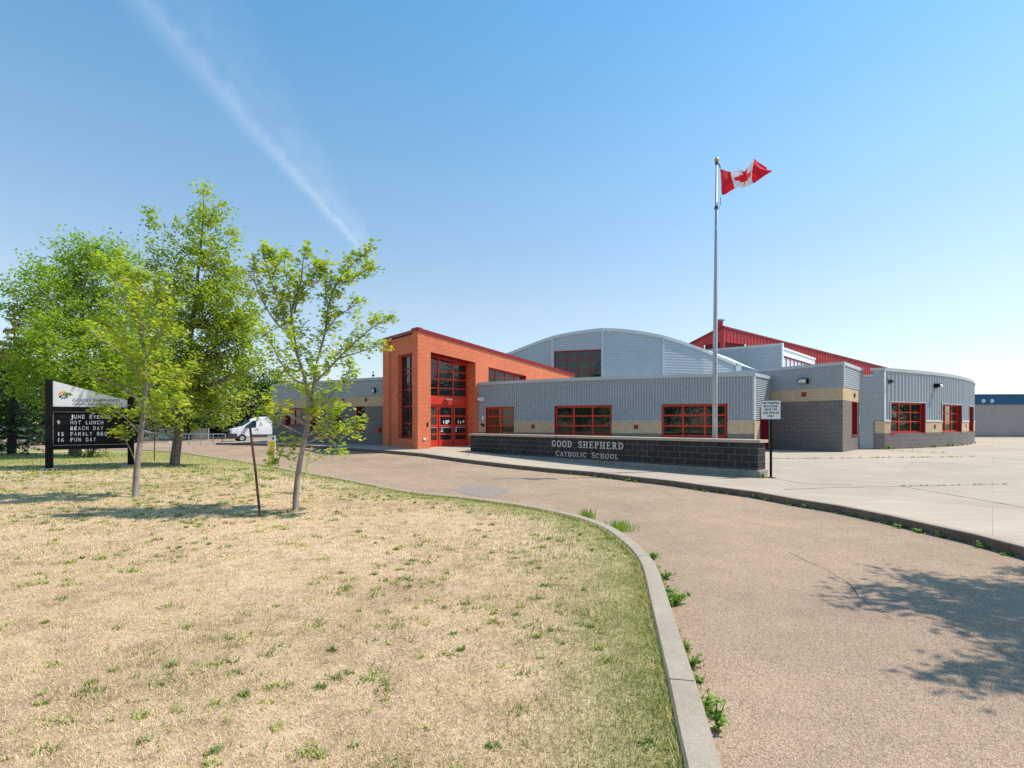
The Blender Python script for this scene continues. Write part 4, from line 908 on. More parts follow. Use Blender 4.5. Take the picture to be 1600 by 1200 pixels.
for x_ in (-.035, 0, .035): shape(mb, [(cx0+x_*1.6-.012, cz-.10), (cx0+x_*1.6+.012, cz-.10), (cx0+x_*.5+.006, cz+.01), (cx0+x_*.5-.006, cz+.01)], .0345)
mb.build('emblem', M_signwhite, hp)

# ------------------------------------------------------------------ small posts, marker, fence
def stake(x0_, y0_, xt, yt, r, label, dd=0, grp=None):
    p = hit(x0_, y0_, zl); q = Wp(xt, yt, p.y+dd); mb = MB(); mb.tube([p-Vector((0, 0, .1)), (p+q)/2+Vector((.004, 0, 0)), q], [r, r, r*.9], 8); o_ = mb.build('rusty_stake', M_rust); return tag(o_, label, 'stake', grp)
stake(407.5, 808, 390.5, 666, .021, 'leaning rusty steel stake standing left of the nearer young maple')
stake(241, 721, 242, 661, .018, 'thin upright rusty stake between the young maple and the larger tree')
stake(107.5, 716, 107.5, 665, .015, 'thin stake behind the message sign, under its left half')
stake(165.5, 709.5, 165.5, 668, .015, 'thin stake behind the message sign, under its right half')
mk = hit(424.5, 727.5, zl); sc_ = FX/mk.y; me_ = empty('marker_post', mk, 'white plastic marker board with four yellow squares at the lawn edge', 'marker')
mb = MB(); W_, H_ = 11.5/sc_, 45/sc_; u2 = Vector((.98, .2)).normalized(); n2 = Vector((u2.y, -u2.x)); m2 = mk.to_2d()
mb.box(m2, u2, n2, -W_/2, W_/2, -.02, .02, mk.z-.02, mk.z+H_*.9); mb.box(m2, u2, n2, -W_/2, -W_/2+.05, -.018, .018, mk.z+H_*.9, mk.z+H_); mb.box(m2, u2, n2, W_/2-.05, W_/2, -.018, .018, mk.z+H_*.9, mk.z+H_); mb.box(m2, u2, n2, -W_/2, W_/2, -.02, .02, mk.z+H_, mk.z+H_*1.04)
mb.build('board', M_white, me_)
mb = MB()
for k in range(4): mb.box(m2, u2, n2, -W_*.36, W_*.4, .02, .024, mk.z+H_*(.03+k*.215), mk.z+H_*(.03+k*.215+.17))
mb.build('yellow_squares', M_yellow, me_)
def post_sign(px_, yb, yt, plate_t, plate_b, w, label):
    p = hit(px_, yb, zr); s = FX/p.y; e = empty('road_sign', p, label, 'sign'); mb = MB(); mb.tube([p, (p.x, p.y, EYE+(HZ-yt)/s)], .035, 8); mb.build('post', M_rust, e)
    mb = MB(); mb.box(p.to_2d(), (1, 0), (0, -1), -w/2, w/2, .04, .05, EYE+(HZ-plate_b)/s, EYE+(HZ-plate_t)/s); mb.build('plate', M_signwhite, e)
    mb = MB(); mb.box(p.to_2d(), (1, 0), (0, -1), -w*.3, w*.3, .0505, .052, EYE+(HZ-(plate_b*.6+plate_t*.4))/s, EYE+(HZ-(plate_b*.3+plate_t*.7))/s); mb.build('marking', M_galv, e)
post_sign(347.5, 692.5, 650, 646, 659, .33, 'small white sign on a dark post in front of the parked van')
# rail fence
fe = empty('rail_fence', (-25, 41, 0), 'low galvanised pipe rail fence beyond the driveway left of the van', 'fence')
fa, fb = Wp(276, 690, 42), Wp(352, 690, 42.5); k = 4
for i in range(k+1):
    q = fa.lerp(fb, i/k); mb = MB(); mb.tube([(q.x, q.y, 0), (q.x, q.y, .86)], .035, 8); mb.build('fence_post', M_galv, fe)
mb = MB(); mb.tube([(fa.x, fa.y, .86), (fb.x, fb.y, .86)], .032, 8); mb.tube([(fa.x, fa.y, .6), (fb.x, fb.y, .6)], .02, 8); mb.build('rail', M_galv, fe)
# white boards far behind
wb = empty('board_fence', (-40, 58, 0), 'low bright white board fence beyond the parking area', 'fence')
qa, qb = Wp(120, 681, 60), Wp(326, 681, 57)
mb = MB(); uu = (qb-qa).to_2d().normalized(); nn = Vector((uu.y, -uu.x)); mb.box(qa.to_2d(), uu, nn, 0, (qb-qa).length, -.05, .05, 0, 1.22); mb.build('panel', M_white, wb)
mb = MB()
for i in range(9): mb.box(qa.to_2d(), uu, nn, i*(qb-qa).length/8-.06, i*(qb-qa).length/8+.06, .05, .12, 0, 1.26)
mb.build('board_post', M_galv, wb)
mb = MB(); mb.box(qa.to_2d(), uu, nn, 0, (qb-qa).length, .05, .09, 0, .18); mb.build('kick_strip', M_galv, wb)
# parking stops
for px_, yy, lab in ((247, 691.5, 'long concrete parking stop lying between the two trees'), (304, 690, 'short concrete parking stop near the rail fence')):
    p = hit(px_, yy, zr); mb = MB(); L_s = 1.1 if px_ < 260 else .7; mb.hexa([(p.x-L_s, p.y-.1, p.z), (p.x+L_s, p.y-.1, p.z), (p.x+L_s, p.y+.1, p.z), (p.x-L_s, p.y+.1, p.z), (p.x-L_s+.05, p.y-.06, p.z+.12), (p.x+L_s-.05, p.y-.06, p.z+.12), (p.x+L_s-.05, p.y+.06, p.z+.12), (p.x-L_s+.05, p.y+.06, p.z+.12)])
    tag(mb.build('parking_stop', M_concrete), lab, 'parking stop')

# ------------------------------------------------------------------ portable building on the right
pb_ = empty('portable_building', (48, 48, F), 'low classroom block with blue roof band and pale taupe lapped siding beyond the curved wing', 'building')
PBp = Path([(38, 47.6), (62, 46.4)]); wall('siding', PBp, 0, PBp.L, F-.3, 3.5, M_taupe, pb_, 'h', (), 0, .2, .025)
wall('blue_band', PBp, 0, PBp.L, 3.5, 4.35, M_blue, pb_, 'v', (), .06, .3, .02); mb = MB(); sweep(mb, PBp, 0, PBp.L, [(.12, 4.33), (.12, 4.42), (-6, 4.6), (-6, 4.33)]); sweep(mb, PBp, 0, PBp.L, [(.09, 3.46), (.09, 3.52), (0, 3.52), (0, 3.46)]); mb.build('roof', M_blue, pb_)
p0 = PBp.p[0]; mb = MB(); mb.face([(p0.x, p0.y, 0), (p0.x, p0.y, 4.3), (p0.x, p0.y+7, 4.3), (p0.x, p0.y+7, 0)]); mb.build('end_wall', M_taupe, pb_)
for X in (1534, 1547.5):
    fixture('flood_lamp', PBp, X, 626.5, 'left small white flood lamp on the blue band' if X < 1540 else 'right small white flood lamp on the blue band', 'flood lamp', .2, .28, .2, M_white, .08)

# ------------------------------------------------------------------ van
def van():
    p = hit(381.5, 690.5, zr); e = bpy.data.objects.new('parked_van', None); C.objects.link(e); tag(e, 'white high-roofed panel van with grey lower trim parked beside the left wing', 'van')
    st = [(-.04, .55, .95, .62), (0, .42, 1.12, .78), (.12, .36, 1.22, .86), (.75, .34, 1.36, .92), (1.0, .34, 1.5, .93), (1.75, .34, 2.12, .95), (2.1, .34, 2.3, .96), (2.6, .34, 2.38, .97), (4.2, .34, 2.40, .97), (5.75, .34, 2.37, .97), (5.85, .4, 2.3, .95)]
    me = MB(); rings = []
    for x, zb, zt, hw in st:
        cab = zt > 1.6; tw = hw*(.84 if cab else .93); bel = min(zt-.05, 1.35)
        r = [(-hw*.94, zb), (-hw, zb+.2), (-hw, bel-.25 if bel-.25 > zb+.2 else zb+.25), (-hw*(.985 if cab else .97), bel), (-tw*1.03, zt-.16 if cab else zt-.02), (-tw*.9, zt-.02 if cab else zt), (0, zt+.02), (tw*.9, zt-.02 if cab else zt), (tw*1.03, zt-.16 if cab else zt-.02), (hw*(.985 if cab else .97), bel), (hw, bel-.25 if bel-.25 > zb+.2 else zb+.25), (hw, zb+.2), (hw*.94, zb)]
        rings.append([(x, y, z) for y, z in r])
    for a, b2 in zip(rings, rings[1:]):
        for j in range(len(a)-1): me.face([a[j], a[j+1], b2[j+1], b2[j]][::-1])
    me.face(rings[0]); me.face(rings[-1][::-1]); body = me.build('body', M_vanwhite, e)
    def pt(name, mat, fn, par=e): m_ = MB(); fn(m_); return m_.build(name, mat, par)
    box = lambda m_, x0, x1, y0, y1, z0, z1: m_.abox(x0, x1, y0, y1, z0, z1)
    # local frame: x back from nose, y: -hw is the camera side
    ya, za, yb, zb = (-.84, -.74, 0, .74, .84), (1.50, 1.535, 1.56, 1.535, 1.50), (-.80, -.70, 0, .70, .80), (1.96, 2.09, 2.125, 2.09, 1.96)
    pt('windshield', M_vglass, lambda m_: [m_.face([(.97, ya[i], za[i]), (1.66, yb[i], zb[i]), (1.66, yb[i+1], zb[i+1]), (.97, ya[i+1], za[i+1])][::-1]) for i in range(4)])
    for s in (-1, 1):
        pt('side_window', M_vglass, lambda m_: m_.face([(1.12, s*.965, 1.36), (2.15, s*.97, 1.36), (2.2, s*.905, 2.0), (1.85, s*.91, 2.0)][::(1 if s < 0 else -1)]))
        pt('headlight', M_lens, lambda m_: m_.hexa([(-.0, s*.55, .95), (.5, s*.935, .98), (.45, s*.6, .98), (.1, s*.5, .95), (.05, s*.58, 1.12), (.62, s*.93, 1.2), (.55, s*.6, 1.22), (.1, s*.5, 1.14)] if s > 0 else [(-.0, s*.5, .95), (.0, s*.6, .95), (.5, s*.935, .98), (.3, s*.5, .98), (.02, s*.5, 1.13), (.05, s*.62, 1.13), (.62, s*.93, 1.2), (.4, s*.5, 1.16)]))
        pt('side_trim', M_plastic, lambda m_: box(m_, 1.75, 5.7, *sorted((s*.95, s*.985)), .42, .68))
        pt('mirror', M_plastic, lambda m_: box(m_, 1.3, 1.5, *sorted((s*.98, s*1.2)), 1.3, 1.62))
        pt('door_seam', M_plastic, lambda m_: (box(m_, 2.28, 2.295, *sorted((s*.96, s*.973)), .7, 1.35), box(m_, 2.05, 2.2, *sorted((s*.97, s*.99)), 1.12, 1.16)))
        for x in (.95, 4.7):
            w = MB(); w.lathe((x, s*.9, .36), [(.2, -.11), (.34, -.11), (.36, -.07), (.36, .07), (.34, .11), (.2, .11)], 22, axis='y'); wo_ = w.build('wheel', M_tyre, e)
            w = MB(); w.lathe((x, s*.9, .36), [(.0, -.09), (.07, -.10), (.12, -.07), (.2, -.1), (.21, -.11), (.21, .11), (.2, .1), (.12, .07), (.07, .1), (0, .09)], 16, axis='y'); w.build('rim', M_galv, wo_)
    pt('grille', M_black, lambda m_: box(m_, -.075, .0, -.5, .5, .78, 1.1)); pt('bumper', M_plastic, lambda m_: m_.hexa([(-.08, -.88, .3), (.55, -.985, .3), (.55, .985, .3), (-.08, .88, .3), (-.1, -.88, .78), (.5, -.985, .78), (.5, .985, .78), (-.1, .88, .78)]))
    e.location = p; e.rotation_euler = (0, 0, math.radians(37)); return e
VAN = van()
VAN.location = Vector(((355-800)/FX*49.3+.2, 49.3, 0))
# ------------------------------------------------------------------ trees
def rvec(n): v = rng.normal(size=(n, 3)); return v/np.linalg.norm(v, axis=1, keepdims=True)
def leaves(name, centres, size, mat, parent, shape=QUAD, tint=None, up=.6, jit=.35):
    n = len(centres); nr = rvec(n); nr[:, 2] = np.abs(nr[:, 2])+up
    tint = np.clip(rng.normal(.5, .22, n), 0, 1) if tint is None else tint
    return cloud(name, orient(np.asarray(centres), nr, rng.uniform(0, 6.28, n), size*rng.uniform(1-jit, 1+jit, n), shape), mat, parent, tint)
def limb_tree(name, label, px0, limbs, d, leaf_size, mat, bark, twig_len=.35, twigs_per_m=9, per_twig=9, shape=MAPLE, trunk_r=.07, ground=zl, spread=.5, group=None, cat='tree', scale_top=.4, up_bias=.5, yellow=.0):
    """limbs: (start radius, end radius, leafy fraction start, [(px, py, depth offset), ...]); first one is the trunk"""
    base = hit(px0[0], px0[1], ground); D = base.y; t = empty(name, base, label, cat, group); tb = MB(); cen = []; tin = []
    for li, (r0, r1, lf, pts) in enumerate(limbs):
        P = [Wp(x, y, D+dd) for x, y, dd in pts]
        if li == 0: P[0] = base-Vector((0, 0, .08)); P.insert(1, base+Vector((0, 0, .1)))
        Q = []                                            # smooth
        for i in range(len(P)-1):
            a, b_, c, e = P[max(i-1, 0)], P[i], P[i+1], P[min(i+2, len(P)-1)]
            for k in range(4): s = k/4; Q.append(.5*((2*b_)+(c-a)*s+(2*a-5*b_+4*c-e)*s*s+(3*b_-a-3*c+e)*s**3))
        Q.append(P[-1]); n = len(Q); rad = [r0+(r1-r0)*(i/(n-1))**.8 for i in range(n)]
        if li == 0: rad[0] *= 1.5; rad[1] *= 1.35; rad[2] *= 1.15
        tb.tube(Q, rad, 10 if li == 0 else 7)
        if lf >= 1: continue
        cum = [0]
        for a, b_ in zip(Q, Q[1:]): cum.append(cum[-1]+(b_-a).length)
        L_ = cum[-1]; k = max(2, int(L_*(1-lf)*twigs_per_m))
        for i in range(k+2):
            s = L_*(lf+(1-lf)*min(1, (i+rnd.random())/k)); j = max(0, min(n-2, next((q for q in range(n-1) if cum[q+1] >= s), n-2)))
            p = Q[j].lerp(Q[j+1], (s-cum[j])/max(1e-6, cum[j+1]-cum[j])); ax = (Q[j+1]-Q[j]).normalized()
            v = Vector(rvec(1)[0]); v = (v-ax*v.dot(ax)*.7); v.z = v.z*.6+up_bias*rnd.random(); v = (v.normalized()+ax*.5).normalized()
            tl = twig_len*rnd.uniform(.4, 1.15)*(1 if s < L_*.85 else .6); m = p+v*tl*.5+Vector((0, 0, .02)); q = p+v*tl+Vector((0, 0, -.04*tl))
            tb.tube([p, m, q], [.0055*min(1, r0*40), .004, .002], 4)
            tv = min(1, max(0, rnd.gauss(.5+yellow, .2)))
            for z in range(per_twig):
                f = .25+.75*(z+.5)/per_twig; c = (p.lerp(m, f*2) if f < .5 else m.lerp(q, f*2-1))+Vector(rng.normal(0, leaf_size*.55, 3)); cen.append(c); tin.append(tv+rnd.gauss(0, .15))
    tb.build('trunk', bark, t, True); leaves('crown', np.array([tuple(c) for c in cen]), leaf_size, mat, t, shape, np.clip(tin, 0, 1), up=.9)
    return t
# nearer young maple
limb_tree('young_maple', 'young maple with open vase-shaped crown and pale trunk, nearest tree to the driveway', (462, 797), [
 (.062, .035, .75, [(462, 797, 0), (463, 765, 0), (468, 725, 0), (474, 695, 0), (482, 655, .02), (486, 625, .0)]),
 (.034, .008, .12, [(484, 640, 0), (478, 600, -.1), (466, 560, -.15), (452, 520, -.2), (438, 480, -.25), (424, 440, -.3), (409, 392, -.35)]),
 (.034, .008, .12, [(485, 632, 0), (492, 590, .1), (497, 560, .15), (508, 520, .2), (513, 480, .25), (528, 440, .3), (548, 415, .35), (577, 392, .4)]),
 (.02, .006, .1, [(466, 560, -.15), (459, 520, 0), (456, 490, .1), (461, 465, .1), (474, 445, .1), (496, 441, .1), (505, 420, .15)]),
 (.018, .005, .1, [(456, 500, .1), (452, 460, .3), (446, 425, .3), (444, 400, .3)]),
 (.018, .005, .1, [(460, 490, .1), (470, 440, 0), (474, 405, -.1), (477, 396, -.1)]),
 (.016, .005, .1, [(508, 520, .2), (527, 495, .3), (545, 483, .4), (557, 473, .4)]),
 (.016, .005, .1, [(513, 480, .25), (508, 450, .1), (512, 425, .0), (500, 417, -.1)]),
 (.016, .005, .1, [(528, 440, .3), (545, 440, .2), (565, 425, .1), (582, 421, 0)]),
 (.024, .006, .1, [(490, 600, .1), (515, 575, 0), (536, 552, -.1), (560, 530, -.2), (585, 510, -.3), (608, 499, -.35)]),
 (.016, .005, .2, [(530, 560, -.1), (555, 552, 0), (575, 546, 0), (594, 538, 0)]),
 (.02, .006, .15, [(478, 600, -.1), (456, 590, -.3), (435, 560, -.4), (423, 535, -.5), (410, 520, -.5)]),
 (.018, .005, .15, [(452, 520, -.2), (432, 505, -.2), (410, 470, -.2), (398, 440, -.2), (397, 415, -.2)]),
 (.018, .005, .15, [(424, 440, -.3), (432, 415, -.2), (428, 400, -.2)]),
 (.022, .006, .25, [(480, 665, 0), (455, 650, -.3), (425, 640, -.5), (395, 632, -.6), (368, 620, -.7)]),
 (.018, .006, .6, [(477, 680, 0), (450, 668, .2), (425, 655, .4), (412, 646, .45)]),
 (.018, .005, .15, [(484, 650, 0), (505, 632, .3), (522, 612, .4), (540, 590, .5), (548, 572, .5)]),
 (.018, .005, .35, [(478, 684, 0), (497, 668, -.2), (520, 655, -.3), (530, 640, -.4)]),
 (.018, .005, .3, [(474, 693, 0), (490, 688, -.2), (510, 682, -.3), (535, 676, -.4), (560, 664, -.5)]),
 (.012, .004, .85, [(480, 692, 0), (500, 684, .2), (517, 687, .2), (525, 700, .2), (532, 708, .2)]),
 (.014, .005, .2, [(476, 690, 0), (455, 690, .2), (442, 700, .3), (437, 715, .3), (434, 725, .3)]),
 (.014, .005, .3, [(486, 620, 0), (470, 610, .4), (452, 600, .5), (440, 590, .6)]),
], None, .094, M_maple, M_bark, twig_len=.36, twigs_per_m=17, per_twig=16, trunk_r=.06, yellow=-.05)
# farther young maple
limb_tree('young_maple', 'yellow-green young maple standing in front of the message sign', (212, 776), [
 (.068, .035, .8, [(212, 776, 0), (213, 740, 0), (217, 705, 0), (221, 672, 0), (225, 640, 0), (228, 600, 0), (226, 560, 0)]),
 (.034, .008, .1, [(226, 570, 0), (223, 530, 0), (219, 490, 0), (214, 455, 0), (203, 425, 0), (185, 408, 0)]),
 (.02, .006, .1, [(221, 510, 0), (205, 480, -.3), (188, 455, -.4), (172, 430, -.5), (160, 410, -.6)]),
 (.02, .006, .1, [(223, 520, 0), (236, 490, .3), (250, 465, .4), (258, 440, .4)]),
 (.018, .006, .1, [(219, 490, 0), (221, 460, .2), (222, 435, .2)]),
 (.022, .006, .15, [(227, 600, 0), (205, 570, -.3), (180, 545, -.5), (155, 528, -.7), (132, 512, -.8)]),
 (.022, .006, .15, [(227, 590, 0), (248, 560, .3), (268, 535, .5), (285, 520, .6)]),
 (.022, .006, .2, [(225, 640, 0), (205, 615, -.2), (180, 600, -.4), (150, 590, -.6), (130, 583, -.6)]),
 (.02, .006, .15, [(228, 610, 0), (250, 595, .2), (275, 588, .4), (296, 578, .4)]),
 (.018, .005, .2, [(223, 660, 0), (240, 635, -.2), (258, 615, -.3), (275, 605, -.3)]),
 (.016, .005, .25, [(220, 680, 0), (203, 660, -.2), (185, 645, -.4), (160, 640, -.4)]),
 (.014, .005, .6, [(213, 727, 0), (205, 705, -.2), (197, 690, -.3), (190, 676, -.3)]),
 (.014, .005, .2, [(222, 665, 0), (245, 650, .2), (265, 640, .3), (282, 625, .3)]),
 (.018, .005, .15, [(226, 560, 0), (200, 535, .4), (180, 505, .5), (165, 480, .5)]),
 (.016, .005, .15, [(228, 560, 0), (245, 530, -.3), (262, 500, -.4), (270, 480, -.4)]),
], None, .096, M_maple, M_bark, twig_len=.40, twigs_per_m=17, per_twig=17, trunk_r=.06, yellow=-.06)
# suckers beside the maple
limb_tree('maple_sapling', 'slender leafy sapling growing right beside the nearer maple trunk', (473, 770), [
 (.008, .003, .55, [(473, 770, 0), (475, 745, 0), (481, 720, 0), (482, 706, 0)]), (.005, .002, .3, [(481, 724, 0), (492, 720, -.1), (505, 712, -.1), (512, 706, -.1)])],
 None, .075, M_maple, M_bark, twig_len=.16, twigs_per_m=22, per_twig=5, cat='sapling')

def blob_tree(name, label, base, trunk, blobs, n_clump, per, leaf, mat, bark, sig=.3, tr=(.16, .04), nb=50, shape=QUAD, cat='tree', group=None, tmean=.5, flat=.75, shell=.45):
    base = Vector(base); t = empty(name, base, label, cat, group); tb = MB(); T = [base-Vector((0, 0, .2))]+[Vector(p) for p in trunk]; n = len(T)
    rad = [tr[0]+(tr[1]-tr[0])*i/(n-1) for i in range(n)]; rad[0] *= 1.3; tb.tube(T, rad, 10)
    vol = np.array([b_[3]**2*b_[4] for b_ in blobs]); ids = rng.choice(len(blobs), n_clump, p=vol**.85/np.sum(vol**.85)); cc = []; tm = []; ids = np.concatenate([ids[len(blobs)*2:], np.arange(len(blobs)), np.arange(len(blobs))])
    for i in ids:
        x, y, z, r, rz_ = blobs[i]; v = rvec(1)[0]; f = rng.uniform(0, 1)**shell; cc.append((x+v[0]*r*f, y+v[1]*r*f, z+v[2]*rz_*f)); tm.append(rng.normal(tmean, .13))
    cc = np.array(cc)
    for c in cc[:nb]:
        c = Vector(c); q = min(T[1:], key=lambda p: (p-c).length+max(0, p.z-c.z+.3)*2); m = q.lerp(c, .5)+Vector((0, 0, -.08*(c-q).length)); r = min(tr[0]*.22, .008+.009*(c-q).length)
        tb.tube([q, m, c], [r, r*.6, r*.2], 5)
    tb.build('trunk', bark, t, True)
    cnt = rng.poisson(per, n_clump)+3; idx = np.repeat(np.arange(n_clump), cnt); pts = cc[idx]+rng.normal(0, 1, (len(idx), 3))*np.array([sig, sig, sig*flat])*rng.uniform(.5, 1.3, (n_clump,))[idx][:, None]
    leaves('crown', pts, leaf, mat, t, shape, np.clip(np.array(tm)[idx]+rng.normal(0, .12, len(idx)), 0, 1), up=.5); return t
def pb(lst, d, jit=.7, seed=1, q=1.0):
    r = random.Random(seed); out = []
    for x, y, rr in lst: R = rr/FX*d; p = Wp(x, y, d+r.uniform(-1, 1)*R*jit); out.append((p.x, p.y, p.z, R, R*q))
    return out
# tall ash with dark trunk
ab = hit(272, 727, zl); D = ab.y
blob_tree('ash_tree', 'tall airy green tree with grey trunk and thin spire top, right of the message sign', ab, [Wp(x, y, D) for x, y in ((273, 722), (277, 690), (282, 650), (287, 610), (293, 560), (300, 510), (306, 460), (312, 400), (317, 350), (319, 290))],
 pb([(319, 293, 7), (372, 500, 34), (388, 560, 30), (255, 500, 40), (225, 540, 34), (319, 306, 7), (316, 333, 20), (305, 345, 22), (345, 320, 8), (340, 345, 18), (290, 375, 30), (330, 385, 38), (360, 365, 9), (352, 410, 30), (285, 420, 36), (320, 450, 45), (362, 445, 35), (355, 490, 45), (285, 480, 45), (330, 520, 60), (378, 535, 36), (270, 545, 55), (310, 585, 60), (365, 590, 40), (240, 570, 40), (275, 620, 48), (330, 640, 40), (238, 470, 35), (236, 415, 22), (236, 380, 14), (238, 333, 6), (238, 350, 9), (245, 630, 36)], D, .9, 3),
 820, 36, .115, M_ash, M_dbark, sig=.18, tr=(.17, .008), nb=200, tmean=.5, flat=.7)
# big round tree on the left
gb = hit(118, 708, zl); D = 25.5; gb = Vector(((118-800)/FX*D, D, float(zl((118-800)/FX*D, D))))
blob_tree('leafy_tree', 'big round bright green broadleaf tree rising behind the message sign', gb, [Wp(x, y, D) for x, y in ((118, 690), (118, 650), (122, 600), (130, 540), (128, 480), (124, 420))],
 pb([(122, 400, 38), (150, 430, 45), (85, 430, 42), (55, 450, 34), (45, 480, 28), (180, 400, 30), (200, 430, 36), (110, 480, 60), (165, 490, 60), (215, 480, 40), (70, 520, 45), (130, 545, 70), (190, 550, 50), (60, 580, 48), (110, 610, 60), (165, 615, 55), (220, 560, 40), (16, 478, 16), (22, 455, 12), (40, 545, 32)], D, .7, 5),
 1150, 38, .14, M_green, M_dbark, sig=.26, tr=(.22, .06), nb=90, tmean=.48)
def spruce(name, label, base, h, r, dens=1.0, cones=False, group=None, size=.2, lean=0):
    base = Vector(base); t = empty(name, base, label, 'spruce', group); tb = MB(); tb.tube([base-Vector((0, 0, .1)), base+Vector((lean*.5, 0, h*.5)), base+Vector((lean, 0, h))], [h*.02+.05, h*.012+.02, .01], 8)
    C_ = []; Nn = []; tt = []; lev = int(h/.32)
    for i in range(lev):
        f = (i+rnd.random()*.6)/lev; z = h*(.08+.92*f); L_ = r*(1-f)**.75*rnd.uniform(.8, 1.12)+.06; nb = int(5+5*(1-f))
        for k in range(nb):
            a = rnd.uniform(0, 6.28); Lk = L_*rnd.uniform(.75, 1.1); d = Vector((math.cos(a), math.sin(a), 0)); dr = -.28*(1-f)+.25*f
            tip = base+Vector((lean*f, 0, z))+d*Lk+Vector((0, 0, dr*Lk)); o_ = base+Vector((lean*f, 0, z)); 
            if Lk > .5: tb.tube([o_, tip], [.018, .005], 4)
            n = max(4, int(Lk/.07*dens))
            for q in range(n):
                s = (.12+.88*(q+rnd.random())/n); w = (1-s)*.42*Lk*.6+.05; side = Vector((-d.y, d.x, 0)); p = o_.lerp(tip, s)+side*rnd.uniform(-w, w)+Vector((0, 0, rnd.uniform(-.1, .02)-.05*abs(math.sin(s*9))))
                C_.append(tuple(p)); tt.append(min(1, max(0, rnd.gauss(.35+.35*s, .18))))
    tb.build('trunk', M_sbark, t); C_ = np.array(C_); leaves('needles', C_, size, M_spruce, t, [(-.5, -.08), (.1, -.3), (.5, 0), (.1, .3), (-.5, .08)], np.array(tt), up=.9)
    if cones:
        mb = MB(); sel_ = [c for c in C_ if c[2] > base.z+h*.62]; rnd.shuffle(sel_)
        for c in sel_[:420]:
            c = Vector(c)+Vector((rnd.uniform(-.08, .08), rnd.uniform(-.08, .08), 0)); mb.tube([c, c-Vector((0, 0, .06)), c-Vector((0, 0, .14))], [.012, .03, .01], 5)
        mb.build('cones', M_cone, t)
    return t
sb = Vector(((18-800)/FX*27, 27, 0)); sb.z = float(zl(sb.x, sb.y))
spruce('spruce_tree', 'dark spruce with rusty cones on its top at the far left', sb, 7.6, 2.0, 1.5, True, size=.17, lean=.2)
sp = [((-45-800)/FX*29, 29, 6.2, 2.1, 'dark spruce cut by the left edge of the view'),
      ((70-800)/FX*42, 42, 7.2, 2.2, 'dark spruce behind the big leafy tree, just left of the message sign'),
      ((150-800)/FX*46, 46, 7.6, 2.3, 'dark spruce far behind the message sign'),
      ((215-800)/FX*47, 47, 8.2, 2.4, 'dark spruce between the young maple and the tall airy tree'),
      ((312-800)/FX*62, 62, 8.8, 2.9, 'dark spruce behind the rail fence, left one of the pair by the van'),
      ((352-800)/FX*60, 60, 8.2, 2.7, 'dark spruce behind the small white road sign'),
      ((384-800)/FX*63, 63, 9.2, 2.8, 'blue-grey spruce rising directly behind the nose of the van'),
      ((252-800)/FX*64, 64, 8.2, 2.8, 'dark spruce behind the low white board fence'),
      ((498-800)/FX*70, 70, 8.9, 1.8, 'small dark conifer top showing above the left wing roof beside the maple'),
      ((556-800)/FX*85, 85, 10.9, 1.2, 'pointed conifer tip above the left wing roof, left one'),
      ((583-800)/FX*88, 88, 10.6, 1.0, 'pointed conifer tip above the left wing roof, next to the brick tower')]
for i, (x, y, h, r, lb) in enumerate(sp): spruce('spruce_tree', lb, (x, y, float(zr(x, y))-.02), h, r, .9 if i < 8 else .5, size=.3 if i > 0 else .2, group='spruces along the far edge' if i else None)
for i, (x, y, d, lb, bl, s) in enumerate((
  (412, 690, 66, 'dense dark green broadleaf tree behind the van roof', [(412, 600, 38), (392, 620, 34), (430, 625, 34), (415, 645, 36), (375, 600, 26), (440, 605, 26), (350, 640, 30)], 8),
  (295, 690, 55, 'mid green broadleaf tree behind the tall airy tree', [(290, 600, 45), (260, 625, 40), (320, 625, 38), (285, 645, 36), (235, 600, 34)], 9),
  (-20, 700, 44, 'broadleaf tree far behind the coned spruce at the left edge', [(-25, 600, 60), (10, 620, 46), (40, 600, 36), (-60, 640, 50)], 10),
  (175, 690, 50, 'broadleaf tree filling the gap behind the young maple', [(185, 600, 50), (150, 630, 42), (215, 630, 40), (110, 620, 44), (75, 640, 36)], 11))):
    X = (x-800)/FX*d; blob_tree('broadleaf_tree', lb, (X, d, float(zr(X, d))), [Wp(x, 660, d), Wp(x, 630, d), Wp(x, 600, d)], pb(bl, d, .7, s), 330, 30, .3, M_bgleaf, M_sbark, sig=.5, tr=(.2, .06), nb=25, group='broadleaf trees beyond the parking area', tmean=.5)
src = [o for o in C.objects if o.name == 'broadleaf_tree'][0]
OD = ('first', 'second', 'third', 'fourth', 'fifth', 'sixth', 'seventh', 'eighth', 'ninth', 'tenth', 'eleventh', 'twelfth', 'thirteenth', 'fourteenth')
for i in range(14):
    x, y, sc = -72+i*9.5, -24-(i*5 % 7), 1.0+.12*(i*3 % 4); lb = 'broadleaf tree across the street behind the viewpoint, '+OD[i]+' from the left'
    if i > 9: x, y = 66+(i % 3)*5, 50-(i-9)*11; lb = 'broadleaf tree far to the right of the view, '+OD[i-10]+' from the back'
    c = src.copy(); C.objects.link(c); c.location = (x, y, 0); c.rotation_euler.z = i*1.3; c.scale = (sc, sc, sc); c['label'] = lb; c['group'] = 'broadleaf trees across the street'
    for ch in src.children: q = ch.copy(); C.objects.link(q); q.parent = c
